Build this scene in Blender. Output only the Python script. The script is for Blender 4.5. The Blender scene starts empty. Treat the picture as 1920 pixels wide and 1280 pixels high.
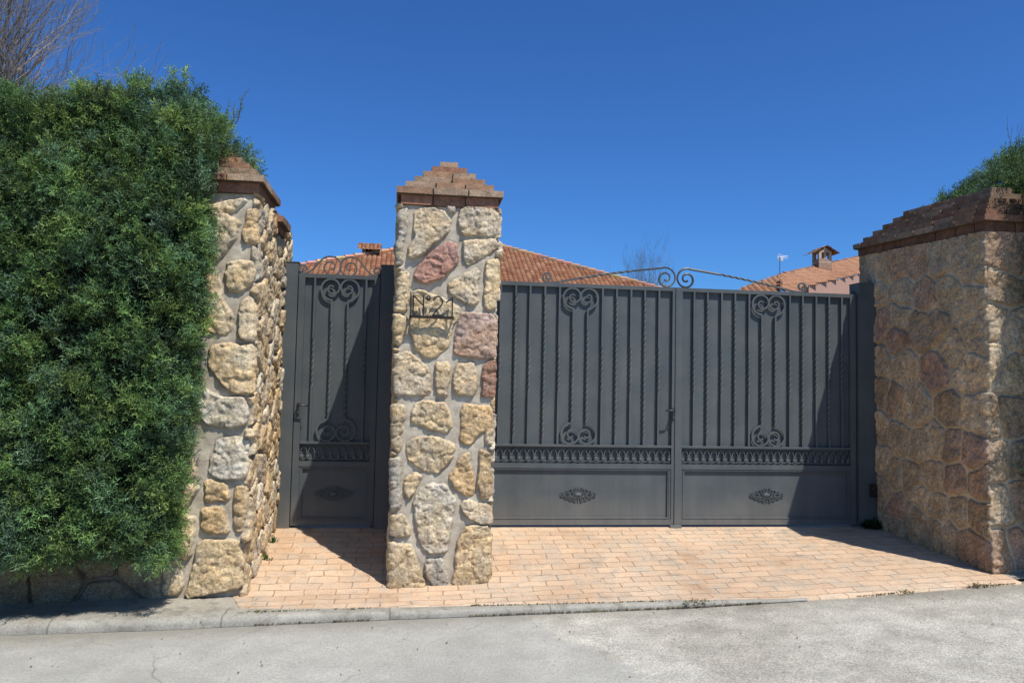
import bpy, math, random
import numpy as np
from mathutils import Vector, Matrix
rng = np.random.default_rng(7)
random.seed(11)
sc = bpy.context.scene
C = bpy.data.collections.new("entrance"); sc.collection.children.link(C)

# ------------------------------------------------------------------ camera
CAM = np.array([-2.332676, -6.756757, 1.172875])
CR = np.array([0.9911492, -0.1311251, 0.0207236])
CU = np.array([-0.0281413, -0.0549714, 0.9980913])
CF = np.array([0.1297356, 0.9898406, 0.0581749])
cd = bpy.data.cameras.new("camera"); cam = bpy.data.objects.new("camera", cd); C.objects.link(cam)
M = Matrix.Identity(4)
for i in range(3):
    M[i][0] = CR[i]; M[i][1] = CU[i]; M[i][2] = -CF[i]; M[i][3] = CAM[i]
cam.matrix_world = M
cd.sensor_width = 36; cd.lens = 1500.0/1920*36; cd.clip_start = 0.05; cd.clip_end = 3000
sc.camera = cam

def at(u, v, Y):
    "the point at depth Y that a direction of the reference view meets"
    d = CF*1500 + CR*(u-960) - CU*(v-640)
    return CAM + d*((Y-CAM[1])/d[1])
def on_plane(u, v, P, n):
    d = CF*1500 + CR*(u-960) - CU*(v-640)
    return CAM + d*(np.dot(P-CAM, n)/np.dot(d, n))

# ------------------------------------------------------------------ light
SUN = Vector((0.68, -1.0, 2.15)).normalized()      # towards the sun
w = bpy.data.worlds.new("World"); sc.world = w; w.use_nodes = True
nt = w.node_tree; nt.nodes.clear()
sky = nt.nodes.new('ShaderNodeTexSky'); sky.sky_type = 'NISHITA'; sky.sun_disc = False
sky.sun_elevation = math.asin(SUN.z); sky.sun_rotation = math.atan2(SUN.x, SUN.y)
sky.altitude = 900; sky.air_density = 1.0; sky.dust_density = 2.0; sky.ozone_density = 2.2
hs = nt.nodes.new('ShaderNodeMix'); hs.data_type = 'RGBA'; hs.blend_type = 'MULTIPLY'; hs.inputs[0].default_value = 1; hs.inputs[7].default_value = (.54, .99, 1.48, 1)
bg = nt.nodes.new('ShaderNodeBackground'); bg.inputs['Strength'].default_value = 0.104
wo = nt.nodes.new('ShaderNodeOutputWorld')
nt.links.new(sky.outputs[0], hs.inputs[6]); nt.links.new(hs.outputs[2], bg.inputs[0]); nt.links.new(bg.outputs[0], wo.inputs[0])
sl = bpy.data.lights.new("sun", 'SUN'); sl.energy = 5.0; sl.angle = math.radians(0.53); sl.color = (1.0, 0.955, 0.88)
so = bpy.data.objects.new("sun", sl); C.objects.link(so)
so.rotation_euler = SUN.to_track_quat('Z', 'Y').to_euler(); so.location = (4, -6, 12)
sc.view_settings.view_transform = 'Standard'; sc.view_settings.look = 'None'
sc.view_settings.exposure = 0; sc.view_settings.gamma = 0.84

# ------------------------------------------------------------------ object helpers
def tag(o, label=None, cat=None, group=None, kind=None):
    if label: o['label'] = label
    if cat: o['category'] = cat
    if group: o['group'] = group
    if kind: o['kind'] = kind
    return o
def thing(name, label, cat, loc=(0, 0, 0), group=None):
    o = bpy.data.objects.new(name, None); o.empty_display_size = 0.1; C.objects.link(o)
    o.location = loc
    return tag(o, label, cat, group)
def link_mesh(name, me, mat, parent=None):
    o = bpy.data.objects.new(name, me); C.objects.link(o)
    if mat: me.materials.append(mat)
    if parent is not None:
        o.parent = parent
        L = parent.location; P = parent
        off = Vector((0, 0, 0))
        while P is not None: off += P.location; P = P.parent
        o.location = -off           # vertices are written in world coordinates
    return o
def mesh_np(name, V, F, mat=None, parent=None, col=None, smooth=False, kind=None):
    "V (n,3); F (m,4) or (m,3) ints; col (n,3) vertex colours"
    V = np.asarray(V, np.float32); F = np.asarray(F, np.int32); k = F.shape[1]
    me = bpy.data.meshes.new(name)
    me.vertices.add(len(V)); me.vertices.foreach_set('co', V.ravel())
    me.loops.add(F.size); me.loops.foreach_set('vertex_index', F.ravel())
    me.polygons.add(len(F)); me.polygons.foreach_set('loop_start', np.arange(0, F.size, k, dtype=np.int32))
    me.polygons.foreach_set('loop_total', np.full(len(F), k, np.int32))
    if smooth: me.polygons.foreach_set('use_smooth', np.ones(len(F), bool))
    me.update(calc_edges=True); me.validate(clean_customdata=False)
    if col is not None:
        a = me.color_attributes.new('Col', 'FLOAT_COLOR', 'POINT')
        c = np.ones((len(V), 4), np.float32); c[:, :col.shape[1]] = col
        a.data.foreach_set('color', c.ravel())
    return link_mesh(name, me, mat, parent)
class MB:
    def __init__(s): s.v = []; s.f = []; s.c = []; s.col = (1, 1, 1)
    def add(s, vs, fs):
        b = len(s.v); s.v += [tuple(p) for p in vs]; s.c += [s.col]*len(vs)
        s.f += [tuple(b+i for i in f) for f in fs]
    def box(s, x0, x1, y0, y1, z0, z1, j=0.0, fn=None):
        vs = [(x, y, z) for x in (x0, x1) for y in (y0, y1) for z in (z0, z1)]
        if j: vs = [tuple(c+random.uniform(-j, j) for c in p) for p in vs]
        if fn: vs = [fn(p) for p in vs]
        s.add(vs, [(0, 1, 3, 2), (4, 6, 7, 5), (0, 4, 5, 1), (2, 3, 7, 6), (0, 2, 6, 4), (1, 5, 7, 3)])
    def rings(s, rings, cap=True, closed=False):
        n = len(rings[0]); vs = [p for r in rings for p in r]; fs = []
        m = len(rings)
        for i in range(m if closed else m-1):
            a = i*n; b = ((i+1) % m)*n
            for k in range(n): fs.append((a+k, a+(k+1) % n, b+(k+1) % n, b+k))
        if cap and not closed:
            fs.append(tuple(range(n))[::-1]); fs.append(tuple((m-1)*n+k for k in range(n)))
        s.add(vs, fs)
    def bar(s, pts, wd, dp, y, tw=None, taper=None, closed=False):
        "rectangular bar swept along pts in the XZ plane; tw(i,t) = twist angle"
        P = [Vector(p) for p in pts]; n = len(P); R = []; L = 0
        for i, p in enumerate(P):
            if closed: t = P[(i+1) % n]-P[i-1]
            else: t = P[min(i+1, n-1)]-P[max(i-1, 0)]
            t.normalize(); nx = Vector((t.y, -t.x))
            if i: L += (P[i]-P[i-1]).length
            a = tw(L) if tw else 0.0
            ca, sa = math.cos(a), math.sin(a); k = taper(i/(n-1)) if taper else 1
            r = []
            for (u, q) in ((-1, -1), (1, -1), (1, 1), (-1, 1)):
                uu = u*wd/2*k; qq = q*dp/2
                U = uu*ca-qq*sa; Q = uu*sa+qq*ca
                r.append((p.x+nx.x*U, y+Q, p.y+nx.y*U))
            R.append(r)
        s.rings(R, closed=closed)
    def tube(s, pts, rad, n=6, cap=True):
        P = [Vector(p) for p in pts]; m = len(P); R = []
        ref = Vector((0.13, 0.97, 0.2)).normalized()
        for i, p in enumerate(P):
            t = (P[min(i+1, m-1)]-P[max(i-1, 0)]).normalized()
            a = t.cross(ref)
            if a.length < 1e-3: a = t.cross(Vector((1, 0, 0)))
            a.normalize(); b = t.cross(a)
            r = rad[i] if hasattr(rad, '__len__') else rad
            R.append([tuple(p+a*math.cos(2*math.pi*k/n)*r+b*math.sin(2*math.pi*k/n)*r) for k in range(n)])
        s.rings(R, cap)
    def build(s, name, mat, parent=None, smooth=False, col=False):
        me = bpy.data.meshes.new(name); me.from_pydata(s.v, [], s.f); me.update()
        if smooth:
            for p in me.polygons: p.use_smooth = True
        if col:
            a = me.color_attributes.new('Col', 'FLOAT_COLOR', 'POINT')
            c = np.ones((len(s.v), 4), np.float32); c[:, :3] = np.array(s.c); a.data.foreach_set('color', c.ravel())
        return link_mesh(name, me, mat, parent)

# ------------------------------------------------------------------ numpy noise
_T = rng.random((4, 256, 256)).astype(np.float32)
def vn(x, y, k=0):
    xi = np.floor(x).astype(int); yi = np.floor(y).astype(int)
    fx = x-xi; fy = y-yi; fx = fx*fx*(3-2*fx); fy = fy*fy*(3-2*fy); T = _T[k]
    a = T[xi & 255, yi & 255]; b = T[(xi+1) & 255, yi & 255]; c = T[xi & 255, (yi+1) & 255]; d = T[(xi+1) & 255, (yi+1) & 255]
    return (a*(1-fx)+b*fx)*(1-fy)+(c*(1-fx)+d*fx)*fy
def fbm(x, y, k=0, o=4):
    r = 0; a = 0.5; t = 0
    for i in range(o):
        r = r+a*vn(x*2**i+17.3*i, y*2**i+5.1*i, k); t += a; a *= 0.55
    return r/t
def sstep(a, b, x):
    t = np.clip((x-a)/(b-a), 0, 1); return t*t*(3-2*t)

# ------------------------------------------------------------------ materials
def mat(name, rough=0.8):
    m = bpy.data.materials.new(name); m.use_nodes = True; nt = m.node_tree
    b = nt.nodes['Principled BSDF']; b.inputs['Roughness'].default_value = rough
    b.inputs['Specular IOR Level'].default_value = 0.3
    return m, nt, b
def N(nt, t, **k):
    n = nt.nodes.new(t)
    for a, v in k.items():
        if a in n.inputs.keys(): n.inputs[a].default_value = v
        else: setattr(n, a, v)
    return n
def noise(nt, scale, detail=4, rough=0.55, vec=None, dist=0.0):
    n = N(nt, 'ShaderNodeTexNoise'); n.inputs['Scale'].default_value = scale; n.inputs['Detail'].default_value = detail
    n.inputs['Roughness'].default_value = rough; n.inputs['Distortion'].default_value = dist
    if vec is not None: nt.links.new(vec, n.inputs['Vector'])
    return n.outputs['Fac']
def ramp(nt, fac, stops):
    r = N(nt, 'ShaderNodeValToRGB'); e = r.color_ramp.elements
    while len(e) > 1: e.remove(e[-1])
    e[0].position = stops[0][0]; c = stops[0][1]; e[0].color = (*c, 1) if hasattr(c, '__len__') else (c, c, c, 1)
    for p, c in stops[1:]:
        x = e.new(p); x.color = (*c, 1) if hasattr(c, '__len__') else (c, c, c, 1)
    nt.links.new(fac, r.inputs[0]); return r.outputs[0]
def mix(nt, fac, a, b, mode='MIX'):
    n = N(nt, 'ShaderNodeMix', data_type='RGBA', blend_type=mode)
    for s, i in ((fac, 0), (a, 6), (b, 7)):
        if isinstance(s, (int, float)): n.inputs[i].default_value = s
        elif isinstance(s, tuple): n.inputs[i].default_value = (*s, 1)
        else: nt.links.new(s, n.inputs[i])
    return n.outputs[2]
def math_(nt, op, a, b=0.0):
    n = N(nt, 'ShaderNodeMath', operation=op)
    for s, i in ((a, 0), (b, 1)):
        if isinstance(s, (int, float)): n.inputs[i].default_value = s
        else: nt.links.new(s, n.inputs[i])
    return n.outputs[0]
def bump(nt, b, h, strength=0.5, dist=0.005):
    n = N(nt, 'ShaderNodeBump'); n.inputs['Strength'].default_value = strength; n.inputs['Distance'].default_value = dist
    nt.links.new(h, n.inputs['Height']); nt.links.new(n.outputs[0], b.inputs['Normal'])
def pos(nt):
    return N(nt, 'ShaderNodeNewGeometry').outputs['Position']
def vcol(nt):
    n = N(nt, 'ShaderNodeVertexColor'); n.layer_name = 'Col'; return n

def stone_mat():
    m, nt, b = mat('stone_masonry', 0.9); p = pos(nt)
    vc = vcol(nt); big = noise(nt, 9, 4, 0.6, p); fine = noise(nt, 58, 5, 0.78, p); sp = noise(nt, 210, 2, 0.6, p)
    c = mix(nt, 1.0, vc.outputs[0], ramp(nt, big, [(0.3, (0.74, 0.70, 0.68)), (0.7, (1.16, 1.15, 1.12))]), 'MULTIPLY')
    msk = vc.outputs['Alpha']
    c = mix(nt, math_(nt, 'ADD', math_(nt, 'MULTIPLY', msk, 0.8), 0.2), c, ramp(nt, fine, [(0.33, (0.44, 0.38, 0.31)), (0.46, (0.92, 0.90, 0.86)), (0.60, (1.26, 1.28, 1.30))]), 'MULTIPLY')
    c = mix(nt, math_(nt, 'MULTIPLY', msk, ramp(nt, sp, [(0.54, 0.0), (0.64, 0.55)])), c, (0.72, 0.69, 0.62))
    c = mix(nt, math_(nt, 'MULTIPLY', msk, ramp(nt, sp, [(0.28, 0.5), (0.36, 0.0)])), c, (0.10, 0.075, 0.05))
    nt.links.new(c, b.inputs['Base Color'])
    h = math_(nt, 'MULTIPLY', math_(nt, 'ADD', fine, math_(nt, 'MULTIPLY', sp, 0.45)), math_(nt, 'ADD', math_(nt, 'MULTIPLY', msk, 0.75), 0.25)); bump(nt, b, h, 1.0, 0.009)
    return m
def brick_mat():
    m, nt, b = mat('weathered_brick', 0.88); p = pos(nt)
    vc = vcol(nt); n1 = noise(nt, 14, 5, 0.65, p); n2 = noise(nt, 90, 4, 0.6, p)
    c = mix(nt, 1.0, vc.outputs[0], ramp(nt, n1, [(0.3, 0.68), (0.65, 1.15)]), 'MULTIPLY')
    c = mix(nt, 1.0, c, ramp(nt, n2, [(0.3, 0.75), (0.6, 1.1)]), 'MULTIPLY')
    c = mix(nt, ramp(nt, noise(nt, 6.5, 6, 0.7, p), [(0.55, 0.0), (0.72, 0.65)]), c, (0.10, 0.085, 0.06))
    nt.links.new(c, b.inputs['Base Color']); bump(nt, b, math_(nt, 'ADD', n1, n2), 0.6, 0.006)
    return m
def paint_mat(name='grey_gate_paint', base=(0.116, 0.130, 0.133)):
    m, nt, b = mat(name, 0.5); p = pos(nt)
    sx = N(nt, 'ShaderNodeMapping'); sx.inputs['Scale'].default_value = (9, 9, 0.7); nt.links.new(p, sx.inputs[0])
    st = noise(nt, 1.0, 5, 0.6, sx.outputs[0]); cl = noise(nt, 3.2, 4, 0.6, p); sp = noise(nt, 95, 1, 0.5, p)
    d = tuple(x*0.76 for x in base); l = tuple(x*1.22+0.004 for x in base)
    c = mix(nt, st, d, l)
    c = mix(nt, math_(nt, 'MULTIPLY', ramp(nt, cl, [(0.42, 0.0), (0.75, 1.0)]), 0.30), c, (0.22, 0.215, 0.195))
    # dust settling low down on the panels
    z = N(nt, 'ShaderNodeSeparateXYZ'); nt.links.new(p, z.inputs[0])
    low = N(nt, 'ShaderNodeMapRange'); nt.links.new(z.outputs[2], low.inputs[0]); low.inputs[1].default_value = 0.30; low.inputs[2].default_value = 0.0
    low.inputs[3].default_value = 0.0; low.inputs[4].default_value = 0.75
    c = mix(nt, math_(nt, 'MULTIPLY', low.outputs[0], st), c, (0.30, 0.26, 0.21))
    c = mix(nt, ramp(nt, sp, [(0.775, 0.0), (0.81, 0.7)]), c, (0.5, 0.5, 0.48))
    c = mix(nt, ramp(nt, noise(nt, 22, 5, 0.8, p), [(0.72, 0.0), (0.80, 0.5)]), c, (0.16, 0.085, 0.05))
    nt.links.new(c, b.inputs['Base Color'])
    nt.links.new(ramp(nt, cl, [(0.3, 0.42), (0.7, 0.62)]), b.inputs['Roughness'])
    bump(nt, b, noise(nt, 2.6, 2, 0.4, p), 0.5, 0.02)
    b.inputs['Specular IOR Level'].default_value = 0.4
    return m
def simple(name, c, rough=0.8, var=0.25, scale=12, metal=0.0):
    m, nt, b = mat(name, rough); p = pos(nt); n = noise(nt, scale, 5, 0.6, p)
    c1 = tuple(x*(1-var) for x in c); c2 = tuple(x*(1+var) for x in c)
    nt.links.new(mix(nt, n, c1, c2), b.inputs['Base Color']); b.inputs['Metallic'].default_value = metal
    bump(nt, b, noise(nt, scale*6, 3, 0.6, p), 0.3, 0.003)
    return m
def leaf_mat(name, rough=0.62, trans=0.22):
    m, nt, b = mat(name, rough); vc = vcol(nt)
    n = noise(nt, 5.5, 3, 0.6, pos(nt))
    c = mix(nt, 1.0, vc.outputs[0], ramp(nt, n, [(0.3, (0.72, 0.80, 0.85)), (0.7, (1.2, 1.15, 1.0))]), 'MULTIPLY')
    nt.links.new(c, b.inputs['Base Color'])
    t = N(nt, 'ShaderNodeBsdfTranslucent'); nt.links.new(c, t.inputs[0])
    ms = N(nt, 'ShaderNodeMixShader'); ms.inputs[0].default_value = trans
    nt.links.new(b.outputs[0], ms.inputs[1]); nt.links.new(t.outputs[0], ms.inputs[2])
    nt.links.new(ms.outputs[0], nt.nodes['Material Output'].inputs[0])
    return m
def road_mat():
    m, nt, b = mat('worn_road', 0.92); p = pos(nt)
    big = noise(nt, 0.9, 5, 0.6, p, 0.4); mid = noise(nt, 5, 5, 0.65, p); fine = noise(nt, 85, 4, 0.75, p); pit = noise(nt, 44, 4, 0.7, p)
    c = ramp(nt, big, [(0.30, (0.41, 0.375, 0.31)), (0.5, (0.51, 0.475, 0.40)), (0.72, (0.58, 0.545, 0.465))])
    c = mix(nt, 1.0, c, ramp(nt, mid, [(0.3, 0.78), (0.7, 1.12)]), 'MULTIPLY')
    c = mix(nt, 1.0, c, ramp(nt, fine, [(0.34, 0.60), (0.5, 1.0), (0.66, 1.30)]), 'MULTIPLY')
    c = mix(nt, ramp(nt, pit, [(0.30, 0.7), (0.40, 0.0)]), c, (0.17, 0.155, 0.13))
    c = mix(nt, ramp(nt, pit, [(0.68, 0.0), (0.76, 0.55)]), c, (0.66, 0.64, 0.59))
    c = mix(nt, math_(nt, 'MULTIPLY', ramp(nt, noise(nt, 1.7, 6, 0.75, p, 0.6), [(0.50, 0.0), (0.66, 1.0)]), 0.45), c, (0.27, 0.245, 0.20))
    # an older, greyer patch with a wandering edge
    s = N(nt, 'ShaderNodeSeparateXYZ'); nt.links.new(p, s.inputs[0])
    e = math_(nt, 'ADD', math_(nt, 'ADD', s.outputs[0], math_(nt, 'MULTIPLY', s.outputs[1], 0.33)), math_(nt, 'MULTIPLY', noise(nt, 2.2, 6, 0.7, p), 0.7))
    f = ramp(nt, math_(nt, 'ADD', math_(nt, 'MULTIPLY', e, 1.0), 2.2), [(0.42, 0.55), (0.45, 0.0)])
    c = mix(nt, f, c, (0.40, 0.385, 0.345))
    gd = N(nt, 'ShaderNodeMapRange'); nt.links.new(math_(nt, 'ADD', s.outputs[1], math_(nt, 'MULTIPLY', noise(nt, 4, 5, 0.7, p), 0.30)), gd.inputs[0]); gd.inputs[1].default_value = -1.78; gd.inputs[2].default_value = -1.56; gd.inputs[3].default_value = 0; gd.inputs[4].default_value = 0.5
    c = mix(nt, gd.outputs[0], c, (0.23, 0.20, 0.155))
    # thin cracks
    v = N(nt, 'ShaderNodeTexVoronoi', feature='DISTANCE_TO_EDGE'); v.inputs['Scale'].default_value = 0.42
    wv = N(nt, 'ShaderNodeVectorMath', operation='ADD'); wn = N(nt, 'ShaderNodeTexNoise'); wn.inputs['Scale'].default_value = 3.0; wn.inputs['Detail'].default_value = 7
    nt.links.new(p, wn.inputs[0]); sc_ = N(nt, 'ShaderNodeVectorMath', operation='SCALE'); sc_.inputs[3].default_value = 0.25
    nt.links.new(wn.outputs['Color'], sc_.inputs[0]); nt.links.new(p, wv.inputs[0]); nt.links.new(sc_.outputs[0], wv.inputs[1]); nt.links.new(wv.outputs[0], v.inputs['Vector'])
    c = mix(nt, math_(nt, 'MULTIPLY', ramp(nt, v.outputs[0], [(0.0, 0.55), (0.004, 0.0)]), ramp(nt, big, [(0.45, 0.0), (0.6, 1.0)])), c, (0.17, 0.155, 0.13))
    nt.links.new(c, b.inputs['Base Color'])
    h = math_(nt, 'ADD', math_(nt, 'ADD', fine, math_(nt, 'MULTIPLY', pit, 0.9)), math_(nt, 'MULTIPLY', mid, 0.8)); bump(nt, b, h, 0.8, 0.006)
    return m
def concrete_mat(name='kerb_concrete', base=(0.40, 0.37, 0.31)):
    m, nt, b = mat(name, 0.9); p = pos(nt)
    big = noise(nt, 2.4, 6, 0.65, p); fine = noise(nt, 110, 3, 0.6, p)
    c = mix(nt, ramp(nt, big, [(0.3, 0.0), (0.7, 1.0)]), tuple(x*0.72 for x in base), tuple(x*1.16 for x in base))
    c = mix(nt, 1.0, c, ramp(nt, fine, [(0.3, 0.8), (0.65, 1.1)]), 'MULTIPLY')
    c = mix(nt, ramp(nt, noise(nt, 11, 5, 0.7, p), [(0.50, 0.0), (0.66, 0.65)]), c, (0.22, 0.195, 0.15))
    s = N(nt, 'ShaderNodeSeparateXYZ'); nt.links.new(p, s.inputs[0])
    j = math_(nt, 'FRACT', math_(nt, 'ADD', s.outputs[0], math_(nt, 'MULTIPLY', noise(nt, 9, 3, 0.6, p), 0.03)))
    jl = math_(nt, 'LESS_THAN', math_(nt, 'ABSOLUTE', math_(nt, 'SUBTRACT', j, 0.62)), 0.006)
    if name == 'kerb_concrete': c = mix(nt, math_(nt, 'MULTIPLY', jl, 0.55), c, (0.15, 0.13, 0.10))
    nt.links.new(c, b.inputs['Base Color']); bump(nt, b, math_(nt, 'ADD', fine, big), 0.6, 0.006)
    return m
def paving_mat():
    m, nt, b = mat('stamped_brick_paving', 0.82); p = pos(nt)
    wn = N(nt, 'ShaderNodeTexNoise'); wn.inputs['Scale'].default_value = 7.0; wn.inputs['Detail'].default_value = 4; nt.links.new(p, wn.inputs[0])
    sub = N(nt, 'ShaderNodeVectorMath', operation='SUBTRACT'); sub.inputs[1].default_value = (0.5, 0.5, 0.5); nt.links.new(wn.outputs['Color'], sub.inputs[0])
    scl = N(nt, 'ShaderNodeVectorMath', operation='SCALE'); scl.inputs[3].default_value = 0.055; nt.links.new(sub.outputs[0], scl.inputs[0])
    ad = N(nt, 'ShaderNodeVectorMath', operation='ADD'); nt.links.new(p, ad.inputs[0]); nt.links.new(scl.outputs[0], ad.inputs[1])
    br = N(nt, 'ShaderNodeTexBrick'); nt.links.new(ad.outputs[0], br.inputs['Vector'])
    br.inputs['Scale'].default_value = 1.0; br.inputs['Brick Width'].default_value = 0.205; br.inputs['Row Height'].default_value = 0.103
    br.inputs['Mortar Size'].default_value = 0.0042; br.inputs['Mortar Smooth'].default_value = 0.35; br.offset = 0.46; br.offset_frequency = 2
    br.inputs['Color1'].default_value = (0.80, 0.80, 0.80, 1); br.inputs['Color2'].default_value = (1.08, 1.08, 1.08, 1); br.inputs['Mortar'].default_value = (1, 1, 1, 1)
    big = noise(nt, 1.6, 5, 0.6, p); mid = noise(nt, 6, 5, 0.65, p); fine = noise(nt, 120, 3, 0.6, p)
    c = ramp(nt, big, [(0.28, (0.46, 0.315, 0.205)), (0.45, (0.60, 0.43, 0.29)), (0.58, (0.64, 0.475, 0.33)), (0.75, (0.66, 0.52, 0.38))])
    c = mix(nt, 0.4, c, br.outputs['Color'], 'MULTIPLY')
    c = mix(nt, ramp(nt, mid, [(0.46, 0.0), (0.66, 0.75)]), c, (0.49, 0.42, 0.33))
    c = mix(nt, ramp(nt, noise(nt, 3.1, 6, 0.75, p), [(0.54, 0.0), (0.72, 0.50)]), c, (0.24, 0.165, 0.12))
    c = mix(nt, 1.0, c, ramp(nt, fine, [(0.3, 0.82), (0.65, 1.08)]), 'MULTIPLY')
    worn = math_(nt, 'MULTIPLY', br.outputs['Fac'], ramp(nt, noise(nt, 4.3, 5, 0.72, p), [(0.36, 0.15), (0.56, 1.0)]))
    c = mix(nt, ramp(nt, noise(nt, 38, 3, 0.7, p), [(0.62, 0.0), (0.72, 0.6)]), c, (0.22, 0.15, 0.11))
    # joints run out before the smooth trowelled border
    s = N(nt, 'ShaderNodeSeparateXYZ'); nt.links.new(p, s.inputs[0])
    c = mix(nt, math_(nt, 'MULTIPLY', worn, 0.72), c, (0.26, 0.18, 0.12))
    nt.links.new(c, b.inputs['Base Color'])
    h = math_(nt, 'SUBTRACT', math_(nt, 'ADD', math_(nt, 'MULTIPLY', fine, 0.18), math_(nt, 'MULTIPLY', mid, 0.5)), math_(nt, 'MULTIPLY', worn, 1.1)); bump(nt, b, h, 0.8, 0.007)
    return m
def roof_mat(name):
    m, nt, b = mat(name, 0.85); vc = vcol(nt); p = pos(nt)
    c = mix(nt, 1.0, vc.outputs[0], ramp(nt, noise(nt, 6, 5, 0.7, p), [(0.3, 0.72), (0.7, 1.15)]), 'MULTIPLY')
    nt.links.new(c, b.inputs['Base Color']); return m
STONE = stone_mat(); BRICK = brick_mat(); PAINT = paint_mat(); LEAF = leaf_mat('cypress_leaf')
IRON = simple('rusty_black_iron', (0.045, 0.036, 0.028), 0.6, 0.5, 60)
STEEL = simple('worn_steel', (0.22, 0.22, 0.22), 0.38, 0.3, 40, 0.8)

# ------------------------------------------------------------------ ground
ZX = [-30, -12, -4.8, -3.4, -2.4, -.5, .6, 1.87, 4, 12, 30]
ZR = [-.62, -.50, -.345, -.295, -.262, -.205, -.165, -.11, -.04, .12, .25]
KX = [-30, -4.66, -3.75, -2.75, -1.5, -.47, .64, 1.74, 12, 30]
KY = [-1.55, -1.602, -1.664, -1.678, -1.714, -1.74, -1.719, -1.652, -1.62, -1.62]
BX = [-30, -12, -4.8, -3.4, -2.4, -.5, .6, 1.87, 4, 12, 30]
BZ = [-.56, -.43, -.278, -.236, -.222, -.158, -.118, -.070, -.0, .14, .28]
def road_z(x): return np.interp(x, ZX, ZR)
def kerb_y(x): return np.interp(x, KX, KY)
def ground_z(x, y):
    "surface between the gate line (y=0) and the kerb"
    zb = np.interp(x, BX, BZ); y = np.asarray(y, float)
    top = np.where(y > 0, 0.0, np.where(y > -1.2, zb*(-y/1.2), 0.0))
    ky = kerb_y(x); lip = road_z(x)+np.interp(x, [-4.8, -3.3, -2, -.5, .1, 12], [.055, .045, .03, .022, .004, .004])
    t = np.clip((-1.2-y)/(-1.2-ky), 0, 1)
    return np.where(y > -1.2, top, zb*(1-t)+lip*t)
def sheet(name, xs, yf0, yf1, ny, zf, m, parent=None, skirt=0):
    xs = np.asarray(xs); t = np.linspace(0, 1, ny)
    if skirt: t[1] = .003
    X = np.repeat(xs[:, None], ny, 1); Y0 = yf0(xs)[:, None]; Y1 = yf1(xs)[:, None]
    Y = Y0*(1-t)+Y1*t; Z = zf(X, Y)
    if skirt: Z[:, 0] -= skirt
    V = np.stack([X, Y, Z], -1).reshape(-1, 3); n = len(xs)
    i, j = np.meshgrid(np.arange(n-1), np.arange(ny-1), indexing='ij'); a = (i*ny+j).ravel()
    F = np.stack([a, a+ny, a+ny+1, a+1], -1)
    return mesh_np(name, V, F, m, parent, smooth=True)
ROAD = road_mat(); KERB = concrete_mat(); PAVE = paving_mat(); SLAB = concrete_mat('pavement_concrete', (0.42, 0.385, 0.32))
EARTH = simple('garden_earth', (0.20, 0.17, 0.11), 0.95, 0.4, 3)
f = lambda v: (lambda x: np.full_like(x, v))
wob = lambda x, k=0, a=0.012: (fbm(x*6+50, x*0+3.3, k)-0.5)*2*a
xs = np.concatenate([[-40, -30, -20, -12, -8], np.arange(-6, 3.2, 0.05), [3.5, 5, 8, 12, 20, 30, 40]])
road = tag(sheet('road', xs, lambda x: kerb_y(x)+0.45, f(-11.0), 60,
      lambda X, Y: road_z(X)-0.004-.05*sstep(.10, .22, Y-kerb_y(X))+(fbm(X*1.3+9, Y*1.3+4, 1)-0.5)*0.02*sstep(-1.75, -2.1, Y), ROAD), kind='structure')
far = mesh_np('ground', [(-900, -900, -.75), (900, -900, -.75), (900, 900, -.75), (-900, 900, -.75)], [(0, 1, 2, 3)], EARTH); tag(far, kind='structure')
gs = mesh_np('garden_ground', [(-60, .35, -.012), (60, .35, -.012), (60, 120, -.012), (-60, 120, -.012)], [(0, 1, 2, 3)], EARTH); tag(gs, kind='structure')
tag(sheet('verge', np.array([-40., 40.]), f(-11.0), f(-60.), 3, lambda X, Y: X*0-.2, EARTH), kind='structure')
# driveway: front edge, left edge that rounds off beside the wall
def dw_front(x):
    base = np.interp(x, [-3.42, -3.385, -3.33, -3.254, -2.76, -1.83, -.505, .2, .64, 1.74, 2.6], [-1.25, -1.33, -1.488, -1.582, -1.588, -1.625, -1.70, -1.715, -1.705, -1.635, -1.60])
    return base+wob(x, 2, 0.010)*sstep(-3.3, -3.1, x)
xd = np.concatenate([np.linspace(-3.42, -3.2, 23), np.arange(-3.18, 1.98, 0.03)])
yd = lambda x: np.full_like(x, 0.5)
def dw_z(X, Y): return ground_z(X, Y)+(fbm(X*3+9, Y*3+4, 1)-0.5)*0.010*sstep(0, -.25, Y)
tag(sheet('driveway', xd, dw_front, yd, 70, lambda X, Y: dw_z(X, Y)+0.004, PAVE, skirt=.035), kind='structure')
xr_ = np.arange(1.80, 2.6, 0.03)
# kerb strip
xk = np.concatenate([[-30, -12, -7], np.arange(-6, 0.35, 0.04)])
def kerb():
    prof = [(0.0, -0.06), (0.003, 0.35), (0.012, 0.72), (0.03, 0.95), (0.06, 1.0), (0.10, 1.0), (0.16, 1.0), (0.2, .9)]
    V = []
    for x in xk:
        ky = float(kerb_y(x))+float(wob(np.array([x]), 3, 0.006)[0]); rz = float(road_z(x)); wdt = np.interp(x, [-6, -3.4, -2.7, -.5, .35], [.2, .17, .105, .06, .02])
        for (d, h) in prof:
            yy = ky+d*wdt/0.2*1.25
            top = float(ground_z(x, yy))+0.007+float(fbm(np.array([x*5]), np.array([yy*9]), 0)[0]-.5)*0.006
            V.append((x, yy, rz*(1-h)+top*h if h < 1 else top))
    n = len(prof); F = [(i*n+j, (i+1)*n+j, (i+1)*n+j+1, i*n+j+1) for i in range(len(xk)-1) for j in range(n-1)]
    return mesh_np('kerb', V, F, KERB, smooth=True)
tag(kerb(), kind='structure')
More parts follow.
